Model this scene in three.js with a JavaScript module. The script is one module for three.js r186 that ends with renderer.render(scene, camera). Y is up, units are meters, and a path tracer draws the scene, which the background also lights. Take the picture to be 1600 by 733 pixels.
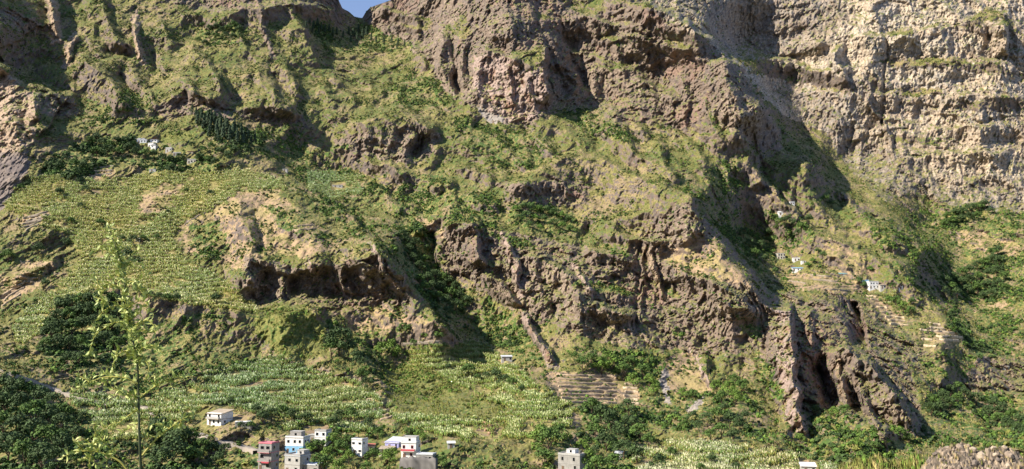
import * as THREE from 'three';
import { mergeGeometries } from 'three/addons/utils/BufferGeometryUtils.js';
import { createNoise3D } from 'simplex-noise';

// ---------------------------------------------------------------- camera, sky, sun, exposure
const scene = new THREE.Scene();
const W0 = 1600, H0 = 733, FOCAL = 1386, HORIZON = 520;             // size of the photograph and its focal length in pixels, row of eye level
const PITCH = Math.atan((HORIZON - H0 / 2) / FOCAL);
const EYE = new THREE.Vector3(0, 0, 0);
const camera = new THREE.PerspectiveCamera(2 * Math.atan(H0 / 2 / FOCAL) * 180 / Math.PI, 1024 / 469, 0.5, 9000);
camera.position.copy(EYE);
camera.lookAt(0, Math.tan(PITCH) * 100, -100);

const SUN = new THREE.Vector3(-0.72, 0.61, 0.33).normalize();
{ // clear morning sky: pale at the horizon, blue above
  const w = 512, h = 256, data = new Float32Array(w * h * 4);
  for (let j = 0; j < h; j++) for (let i = 0; i < w; i++) {
    const el = ((j + 0.5) / h - 0.5) * Math.PI, up = Math.max(0, Math.sin(el));
    const t = Math.pow(1 - up, 3.2);
    const c = [0.075 + 0.27 * t, 0.145 + 0.28 * t, 0.31 + 0.28 * t];
    const k = 4 * (j * w + i);
    for (let q = 0; q < 3; q++) data[k + q] = c[q] * (el < 0 ? 0.55 : 1);
    data[k + 3] = 1;
  }
  const sky = new THREE.DataTexture(data, w, h, THREE.RGBAFormat, THREE.FloatType);
  sky.mapping = THREE.EquirectangularReflectionMapping; sky.magFilter = sky.minFilter = THREE.LinearFilter; sky.needsUpdate = true;
  scene.background = sky; scene.environment = sky;
  scene.backgroundIntensity = 1; scene.environmentIntensity = 1;
}
const sun = new THREE.DirectionalLight(new THREE.Color(1, 0.93, 0.80), 5);
sun.position.copy(SUN).multiplyScalar(1500).add(new THREE.Vector3(0, 100, -800));
sun.target.position.set(0, 100, -800);
sun.castShadow = true; sun.shadow.mapSize.set(4096, 4096);
Object.assign(sun.shadow.camera, { left: -1100, right: 1100, top: 900, bottom: -900, near: 10, far: 4000 });
scene.add(sun, sun.target);
const renderer = new THREE.WebGLRenderer({ antialias: true });
renderer.toneMapping = THREE.LinearToneMapping; renderer.toneMappingExposure = 1.88;
renderer.shadowMap.enabled = true;

// ---------------------------------------------------------------- helpers
function rng(seed) { let a = seed >>> 0; return () => { a |= 0; a = a + 0x6D2B79F5 | 0; let t = Math.imul(a ^ a >>> 15, 1 | a); t = t + Math.imul(t ^ t >>> 7, 61 | t) ^ t; return ((t ^ t >>> 14) >>> 0) / 4294967296; }; }
const noise = createNoise3D(rng(11)), noiseB = createNoise3D(rng(29));
const clamp = (x, a, b) => Math.min(b, Math.max(a, x)), lerp = (a, b, t) => a + (b - a) * t;
const smooth = (a, b, x) => { const t = clamp((x - a) / (b - a), 0, 1); return t * t * (3 - 2 * t); };
const used = new Map();
function numbered(n) { const k = used.get(n) || 0; used.set(n, k + 1); return k ? n + '_' + String(k).padStart(3, '0') : n; }
function tag(o, label, category, group, kind) { if (label) o.userData.label = label; if (category) o.userData.category = category; if (group) o.userData.group = group; if (kind) o.userData.kind = kind; return o; }
function add(o) { o.traverse(q => { if (q.isMesh) { q.castShadow = true; q.receiveShadow = true; } }); scene.add(o); return o; }
function mesh(name, geo, mat, parent) { const m = new THREE.Mesh(geo, mat); m.name = name; m.castShadow = m.receiveShadow = true; if (parent) parent.add(m); return m; }
const CP = Math.cos(PITCH), SP = Math.sin(PITCH);
// the point seen in direction (u, v) of the photograph at the horizontal distance Z
function at(u, v, Z, out) {
  const x = (u - W0 / 2) / FOCAL, y = (H0 / 2 - v) / FOCAL;
  const yy = y * CP + SP, zz = CP - y * SP;                          // up and forward after the pitch
  return (out || new THREE.Vector3()).set(x / zz * Z, yy / zz * Z, -Z);
}
// ---------------------------------------------------------------- the land: distances surveyed along bearings of the photograph
// u, v, metres away
const SURVEY = [
  0,733,350, 150,733,345, 300,733,345, 0,650,405, 120,650,415, 250,650,425, 0,575,455, 100,605,450, 230,640,436, -200,733,350, -250,560,470, -250,330,700, -250,100,900,
  100,530,525, 60,440,605, 0,440,605, 0,500,560, 140,460,585, 250,470,572, 400,490,558, 0,300,725, 100,300,722, 200,300,732, 330,280,748, 430,285,742, 200,380,655, 60,370,665,
  20,200,790, 60,110,965, 230,222,800, 150,200,835, 100,60,1010, 200,60,1030, 300,60,1060, 300,0,1140, 100,0,1100, 0,0,1060, 330,190,835, 320,150,890, 400,190,860, 450,180,885,
  400,100,985, 450,30,1120, 520,5,1230, 565,28,1290, 620,60,1200, 600,5,1270, 680,30,1150, 720,0,1110, 560,120,1050, 600,160,960, 600,200,885, 540,220,860, 620,240,852, 520,280,835, 450,260,820,
  560,320,775, 620,330,755, 680,290,795, 760,60,1010, 760,150,940, 800,190,900, 840,100,970, 900,160,960, 950,100,1000, 950,30,1050, 1050,100,990, 1120,100,965, 1000,180,905,
  870,230,850, 950,250,825, 1060,220,860, 760,260,820, 840,280,785, 900,330,735, 1000,330,712, 1075,315,700, 950,400,662, 720,380,690, 700,455,680, 640,400,690, 800,430,650, 860,480,602, 950,480,600, 1050,450,628, 1100,400,660,
  1150,330,800, 1230,320,830, 1180,270,865, 1240,415,760, 1360,440,720, 1300,370,790, 1400,490,672, 1480,525,648, 1240,500,595, 1230,600,520, 1250,670,472, 1300,500,600, 1370,600,525, 1440,670,480,
  1450,560,592, 1520,470,800, 1520,400,890, 1480,345,965, 1600,400,860, 1600,480,765, 1560,560,640, 1560,640,560, 1600,700,440, 1450,700,430, 1330,700,425, 1200,700,405,
  1000,540,562, 1100,560,552, 1000,620,500, 1100,650,462, 1000,700,402, 1150,720,375, 1300,733,385, 1500,733,390, 860,560,542, 800,560,560, 700,545,562, 760,600,512, 640,560,562,
  600,640,442, 700,680,397, 850,690,388, 800,640,442, 450,640,432, 400,570,512, 480,580,512, 560,600,482, 450,700,378, 600,700,382, 340,650,412, 300,590,482, 450,733,352, 650,733,356, 850,733,358, 1000,733,360,
  1130,386,668, 1168,436,642, 1200,468,618, 1178,388,775, 1215,432,742, 1152,365,788, 600,396,630, 640,452,612, 690,512,582, 735,520,620, 1090,54,992, 1138,96,968, 1186,165,935, 1150,78,1140, 1202,140,1115, 1250,225,1035, 1262,252,905, 1300,255,1050,
  1395,372,800, 1440,396,782, 1440,362,930, 1486,400,895,
  450,490,547, 560,490,582, 620,480,602, 380,330,682, 480,370,642, 450,440,602, 550,440,602, 1200,100,1140, 1200,0,1190, 1300,50,1140, 1400,100,1100, 1500,60,1090, 1590,60,1100,
  1300,200,1085, 1400,250,1045, 1550,250,1020, 1450,310,1000, 1590,320,985, 1300,150,1098, 1550,150,1055, 1850,150,1040, 1850,320,950, 1850,480,760, 1850,640,540, 1850,733,400, 700,-120,1240, 300,-120,1230, 1200,-120,1290, 1600,-120,1200, 1900,-120,1180, -250,-120,1100,
];
const survey = (() => {                                              // thin-plate spline through log distance
  const n = SURVEY.length / 3, m = n + 3, S = 200, A = [], phi = r2 => r2 < 1e-9 ? 0 : 0.5 * r2 * Math.log(r2);
  const X = [], Y = [];
  for (let i = 0; i < n; i++) { X.push(SURVEY[3 * i] / S); Y.push(SURVEY[3 * i + 1] / S); }
  for (let i = 0; i < m; i++) A.push(new Float64Array(m + 1));
  for (let i = 0; i < n; i++) {
    for (let j = 0; j < n; j++) A[i][j] = phi((X[i] - X[j]) ** 2 + (Y[i] - Y[j]) ** 2);
    A[i][i] += 0.004;
    A[i][n] = A[n][i] = 1; A[i][n + 1] = A[n + 1][i] = X[i]; A[i][n + 2] = A[n + 2][i] = Y[i];
    A[i][m] = Math.log(SURVEY[3 * i + 2]);
  }
  for (let c = 0; c < m; c++) {
    let p = c; for (let r = c + 1; r < m; r++) if (Math.abs(A[r][c]) > Math.abs(A[p][c])) p = r;
    [A[c], A[p]] = [A[p], A[c]];
    for (let r = c + 1; r < m; r++) { const f = A[r][c] / A[c][c]; if (f) for (let k = c; k <= m; k++) A[r][k] -= f * A[c][k]; }
  }
  const w = new Float64Array(m);
  for (let r = m - 1; r >= 0; r--) { let s = A[r][m]; for (let k = r + 1; k < m; k++) s -= A[r][k] * w[k]; w[r] = s / A[r][r]; }
  const raw = (u, v) => { const x = u / S, y = v / S; let s = w[n] + w[n + 1] * x + w[n + 2] * y; for (let i = 0; i < n; i++) s += w[i] * phi((x - X[i]) ** 2 + (y - Y[i]) ** 2); return s; };
  const U0 = -360, V0 = -140, D = 8, NU = 296, NV = 116, G = new Float32Array(NU * NV);
  for (let j = 0; j < NV; j++) for (let i = 0; i < NU; i++) G[j * NU + i] = raw(U0 + i * D, V0 + j * D);
  const cr = (a, b, c, d, t) => b + 0.5 * t * (c - a + t * (2 * a - 5 * b + 4 * c - d + t * (3 * (b - c) + d - a)));
  return (u, v) => {
    const x = clamp((u - U0) / D, 1, NU - 3), y = clamp((v - V0) / D, 1, NV - 3), i = Math.floor(x), j = Math.floor(y), s = x - i, t = y - j, r = [0, 0, 0, 0];
    for (let k = -1; k < 3; k++) { const o = (j + k) * NU + i; r[k + 1] = cr(G[o - 1], G[o], G[o + 1], G[o + 2], s); }
    return Math.exp(cr(...r, t));
  };
})();

// spurs (amount > 0 stands forward, < 0 is a gully): [amount in metres, width on the left/lower side, width on the right/upper side, power, polyline...]
// lines run downhill, or to the right along the top edge of a cliff (then left = below, right = above)
const SPURS = [
  // silhouettes of the big landforms
  [50, 110, 7, 1.2, 400,266, 470,285, 500,302, 560,347, 600,392, 640,447, 690,507, 735,545],
  [60, 110, 7, 1.2, 1000,268, 1045,292, 1078,308, 1098,350, 1140,392, 1180,440, 1225,478],
  [95, 90, 6, 1.2, 975,-40, 985,0, 1045,22, 1090,48, 1125,72, 1145,95, 1172,130, 1198,172, 1222,236],
  [55, 60, 6, 1.2, 1195,180, 1225,205, 1260,245, 1300,290, 1335,312],
  [50, 36, 6, 1, 1300,288, 1345,330, 1385,352, 1430,368, 1468,402],
  [30, 60, 6, 1.2, 1140,180, 1175,235, 1200,290, 1260,350, 1320,380, 1380,410, 1430,450, 1480,500, 1520,535],
  // central buttress
  [38, 14, 14, 0.9, 692,30, 688,75, 694,110, 706,142],
  [26, 10, 12, 0.9, 722,48, 724,75, 716,105, 722,140],
  [40, 50, 45, 0.8, 790,-40, 795,0, 795,40, 782,82],
  [60, 60, 7, 1.1, 846,48, 850,85, 852,112, 857,150, 864,172],
  [30, 45, 10, 1, 742,62, 765,82, 800,90, 846,86],
  [-40, 26, 44, 1, 878,30, 890,70, 905,110, 925,150, 960,190], [-22, 14, 22, 1, 866,90, 878,130, 890,170], [14, 9, 9, 1, 884,60, 896,100, 904,150],
  [-34, 10, 12, 0.8, 712,108, 714,130, 724,148],
  [18, 30, 8, 1, 880,15, 925,28, 985,40, 1030,60],
  [22, 40, 10, 1, 930,62, 990,60, 1040,72, 1100,75],
  [20, 25, 12, 1, 985,95, 1000,125, 1045,150, 1080,185],
  [24, 26, 14, 1, 915,100, 930,130, 940,165, 975,210, 1010,260],
  [-20, 14, 14, 1, 1020,120, 1040,165, 1035,200],
  [16, 12, 10, 1, 1060,110, 1075,150, 1078,180],
  [30, 30, 9, 1, 1024,212, 1036,246, 1062,288],
  [34, 60, 10, 1.1, 780,305, 830,275, 860,256, 900,247, 935,249, 970,263, 1010,286, 1060,302],
  [20, 25, 8, 1, 1172,228, 1172,262, 1198,292],
  [18, 24, 9, 1, 930,185, 980,225, 1030,268], [14, 20, 8, 1, 945,168, 1000,205, 1024,216], [16, 24, 9, 1, 1085,140, 1110,190, 1140,240], [14, 18, 8, 1, 1050,205, 1090,230, 1120,280],
  [16, 14, 8, 1, 640,10, 650,40, 662,70], [14, 10, 8, 1, 740,100, 748,135, 765,170], [16, 12, 8, 1, 790,100, 800,140, 806,180], [12, 9, 7, 1, 825,115, 830,150, 836,180],
  [14, 12, 9, 1, 960,70, 968,100, 985,140], [12, 10, 8, 1, 1000,80, 1020,110], [16, 14, 8, 1, 1180,120, 1195,150, 1230,190],
  // dome
  [38, 62, 13, 1.2, 535,212, 560,192, 595,180, 632,178, 668,194, 692,222],
  [-26, 16, 12, 1, 662,200, 656,225, 636,252],
  [18, 10, 16, 1, 655,205, 640,225, 622,252],
  [16, 40, 40, 1, 560,150, 600,170, 650,168, 700,160],
  // hillock with the dark face
  [22, 16, 50, 1, 384,396, 412,412, 450,428, 490,418, 530,398], [22, 16, 50, 1, 520,402, 560,404, 592,400, 622,435, 640,465],
  [-24, 26, 44, 0.9, 370,462, 420,468, 480,458, 540,462, 600,466, 652,486], [14, 10, 12, 1, 440,425, 446,450, 436,475], [16, 12, 10, 1, 528,405, 536,440, 552,470],
  [22, 40, 18, 1, 380,300, 375,340, 395,380, 388,420, 392,470],
  [8, 30, 60, 1.1, 405,480, 440,470, 475,476, 500,500, 512,540],
  [14, 5, 4, 0.7, 575,372, 592,405, 605,430, 622,448],
  [7, 4, 4, 1, 484,408, 492,428, 500,442],
  // mid centre
  [-30, 30, 10, 1, 676,360, 680,400, 690,440], [26, 20, 8, 1, 752,425, 780,445, 815,478], [14, 10, 8, 1, 1096,545, 1104,575, 1116,610], [14, 18, 8, 1, 940,350, 975,340, 1020,330],
  [12, 14, 7, 1, 690,285, 705,300, 715,330], [14, 16, 8, 1, 590,300, 620,318, 660,330], [14, 14, 7, 1, 730,300, 752,318, 790,325], [-14, 12, 12, 1, 700,330, 690,355, 650,380], [12, 16, 7, 1, 640,350, 665,372, 690,385],
  [16, 18, 8, 1, 820,205, 850,220, 880,250], [12, 12, 7, 1, 770,215, 800,240, 830,262], [12, 14, 7, 1, 1085,255, 1100,275, 1120,300], [14, 16, 8, 1, 1190,320, 1220,350, 1240,385], [14, 14, 8, 1, 1260,300, 1290,340, 1330,365], [12, 14, 8, 1, 1270,390, 1310,405, 1340,425],
  [34, 30, 8, 1, 682,372, 700,352, 738,345, 752,365],
  [24, 40, 7, 0.8, 742,348, 748,390, 752,430],
  [20, 7, 5, 0.7, 786,362, 800,398, 812,440, 818,478],
  [24, 10, 6, 0.7, 812,472, 832,512, 850,545, 868,578],
  [16, 6, 5, 0.7, 896,412, 916,446, 932,472],
  [16, 7, 5, 0.7, 1008,385, 1024,425, 1040,470],
  [8, 5, 4, 1, 1004,370, 1007,420, 1004,480, 1006,520],
  [16, 26, 9, 1, 770,288, 810,290, 860,282, 900,300, 930,330],
  [20, 16, 8, 1, 700,270, 712,262, 760,272, 780,290],
  [22, 18, 10, 1, 672,300, 690,285, 712,282],
  [20, 18, 9, 1, 560,245, 600,262, 660,280],
  [20, 20, 9, 1, 900,372, 935,392, 985,405, 1010,412],
  [18, 30, 9, 1, 800,395, 850,405, 880,425, 930,450, 1000,470],
  [26, 30, 10, 1, 880,470, 905,462, 940,480, 985,488, 1005,500],
  [16, 26, 9, 1, 1010,400, 1060,425, 1120,445, 1190,478],
  [20, 26, 9, 1, 1100,462, 1150,478, 1200,490],
  [22, 30, 8, 1, 930,335, 985,375, 1050,378],
  [-18, 10, 14, 1, 925,345, 912,370, 905,400],
  [15, 24, 14, 1, 820,170, 845,190, 890,205, 930,245],
  [14, 8, 10, 1, 845,222, 855,235, 862,252],
  // the fins and dark walls on the right
  [44, 36, 9, 0.7, 1232,462, 1234,500, 1236,550, 1244,615, 1254,668, 1258,692],
  [16, 9, 7, 0.9, 1262,470, 1268,510, 1264,550],
  [55, 55, 7, 1.1, 1286,556, 1320,545, 1355,566, 1392,606, 1420,650, 1446,684],
  [-42, 16, 20, 0.9, 1276,545, 1284,590, 1300,630, 1322,648],
  [26, 12, 14, 1, 1308,560, 1316,600, 1326,645],
  [20, 10, 10, 1, 1345,590, 1358,640, 1380,665],
  [-42, 26, 6, 1, 1320,462, 1345,490, 1352,520, 1356,548],
  [16, 30, 8, 1, 1190,462, 1240,452, 1290,450, 1330,460],
  [30, 60, 10, 1, 1250,680, 1310,640, 1360,660, 1410,690],
  [20, 40, 18, 1, 1470,520, 1480,570, 1460,620],
  [18, 30, 14, 1, 1500,600, 1520,650, 1540,690],
  // right cliff: beds and bays
  [16, 40, 7, 1, 1380,62, 1420,50, 1470,44, 1530,28, 1566,24, 1590,50],
  [34, 30, 4, 1, 1567,22, 1574,60, 1574,95],
  [12, 30, 8, 1, 1320,62, 1370,58, 1440,54],
  [12, 26, 7, 1, 1385,112, 1450,100, 1520,98, 1600,104],
  [9, 24, 7, 1, 1340,150, 1420,148, 1500,150, 1600,152],
  [9, 24, 7, 1, 1340,202, 1440,206, 1520,198, 1600,196],
  [7, 22, 7, 1, 1380,250, 1460,240, 1600,236],
  [18, 22, 7, 1, 1150,92, 1200,92, 1260,104, 1320,120, 1335,140],
  [14, 20, 7, 1, 1200,68, 1260,72, 1310,62],
  [26, 10, 14, 1, 1312,58, 1303,100, 1330,120],
  [-7, 4, 4, 1, 1384,40, 1382,120, 1376,200, 1394,270],
  [9, 4, 4, 1, 1350,115, 1362,165, 1390,215, 1405,270],
  [-16, 8, 8, 1, 1445,280, 1450,305, 1452,330],
  [-26, 14, 14, 1, 160,82, 190,84, 210,98], [26, 14, 30, 1, 240,168, 275,150, 290,134, 312,152, 335,156, 362,160], [24, 14, 30, 1, 364,172, 400,168, 440,172, 475,176],
  [14, 8, 20, 1, 478,112, 505,112, 530,126, 542,140], [20, 24, 9, 1, 330,95, 350,125, 362,165], [18, 22, 8, 1, 500,120, 520,150, 535,175], [16, 18, 8, 1, 60,90, 100,125, 125,150],
  [18, 20, 9, 1, 240,20, 262,55, 280,80], [16, 18, 8, 1, 350,20, 372,55, 385,90], [20, 22, 8, 1, 172,125, 185,150, 205,178], [14, 16, 7, 1, 205,110, 235,150, 250,180], [-16, 12, 12, 1, 375,78, 392,110, 400,150],
  [14, 16, 7, 1, 140,30, 150,60, 165,80], [16, 16, 8, 1, 420,110, 428,150, 440,180], [12, 14, 7, 1, 590,90, 605,115, 612,135], [14, 14, 8, 1, 640,60, 655,90, 668,120],
  // upper left: pinnacles, spurs and hollows
  [42, 10, 10, 0.8, 80,-40, 80,0, 84,30, 88,66],
  [20, 8, 7, 0.8, 116,48, 108,80, 103,106],
  [22, 6, 8, 0.9, 212,18, 214,50, 218,78, 224,102],
  [15, 4, 5, 0.8, 402,-20, 408,10, 411,40, 420,72, 432,90],
  [30, 30, 12, 1.1, 130,-30, 155,5, 172,30, 182,60, 205,85],
  [34, 40, 15, 1.1, 112,78, 140,100, 172,130, 208,165, 226,186],
  [36, 50, 10, 1.1, 288,70, 318,88, 338,118, 352,160],
  [30, 30, 12, 1.1, 262,110, 290,130, 312,165],
  [40, 40, 8, 1.1, 448,10, 462,25, 478,48, 486,80, 505,112],
  [18, 25, 6, 1, 505,108, 540,142, 565,170],
  [14, 20, 5, 1, 548,88, 570,118, 585,140],
  [30, 40, 12, 1, 385,95, 405,125, 450,160, 462,190],
  [22, 26, 9, 1, 430,85, 460,120, 470,160],
  [-18, 10, 14, 1, 408,92, 440,128, 462,165],
  [-30, 20, 20, 1, 180,100, 205,140, 228,175],
  [-22, 20, 16, 1, 238,60, 240,105, 222,150],
  [65, 85, 10, 1, -120,90, -40,98, 0,106, 26,120, 42,136, 62,136, 108,150, 130,182],
  [20, 16, 12, 1, 55,140, 52,170, 58,190],
  [135, 40, 120, 1.0, -110,-140, -50,-20, -22,40, -5,80, 20,125],
  [-14, 14, 14, 1, 640,100, 600,160, 560,200],
  [20, 30, 20, 1, 690,70, 640,110, 600,160],
  [24, 22, 8, 1, 570,18, 600,18, 640,26, 672,40],
  [14, 14, 6, 1, 590,42, 640,40, 672,50],
  [30, 24, 8, 1, 270,18, 330,22, 400,10, 470,8, 535,16],
  // lower left
  [18, 50, 10, 1, 90,470, 130,462, 190,452, 250,462, 330,478, 410,492],
  [-10, 20, 30, 1, 130,545, 190,530, 240,520],
  [10, 20, 14, 1, 0,310, 40,330, 85,335, 110,350],
  [14, 30, 10, 1, 275,345, 300,330, 340,310, 365,300],
  [14, 14, 10, 1, 0,440, 40,430, 80,410, 110,385],
  [8, 14, 8, 1, 200,330, 245,335, 280,345],
  // road bench
  [5, 12, 5, 1, -40,560, 0,578, 50,592, 100,606, 160,624, 232,644],
  [5, 12, 5, 1, 300,676, 345,690, 400,704],
  // lower centre
  [14, 30, 12, 1, 560,540, 590,585, 612,640],
  [-10, 24, 24, 1, 570,520, 600,570, 640,600],
  [12, 30, 10, 1, 770,545, 800,570, 840,600, 880,625],
];

// skyline (row above which only sky stands)
const SKY = [-400,-60, 500,-60, 522,-30, 529,0, 535,13, 545,18, 555,27, 566,28, 572,18, 578,12, 588,8, 600,4, 611,0, 640,-30, 680,-60, 2400,-60];
function skyline(u) { for (let i = 2; i < SKY.length; i += 2) if (u < SKY[i]) { const t = clamp((u - SKY[i - 2]) / (SKY[i] - SKY[i - 2]), 0, 1); return lerp(SKY[i - 1], SKY[i + 1], t); } return -60; }
const rowOf = (u, v0) => { if (v0 >= 150) return v0; const s = skyline(u); return s + (v0 + 60) * (150 - s) / 210; };
// below the frame the slope runs down into the valley and up again to the near bank under the camera
const NEAR = [733,1, 772,0.7, 787,0.28, 801,0.112, 844,0.056, 962,0.0253, 1410,0.0085, 2200,0.005];
const nearScale = v => { for (let i = 2; i < NEAR.length; i += 2) if (v < NEAR[i]) { const t = (v - NEAR[i - 2]) / (NEAR[i] - NEAR[i - 2]); return Math.exp(lerp(Math.log(NEAR[i - 1]), Math.log(NEAR[i + 1]), t)); } return 0.005; };

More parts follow.
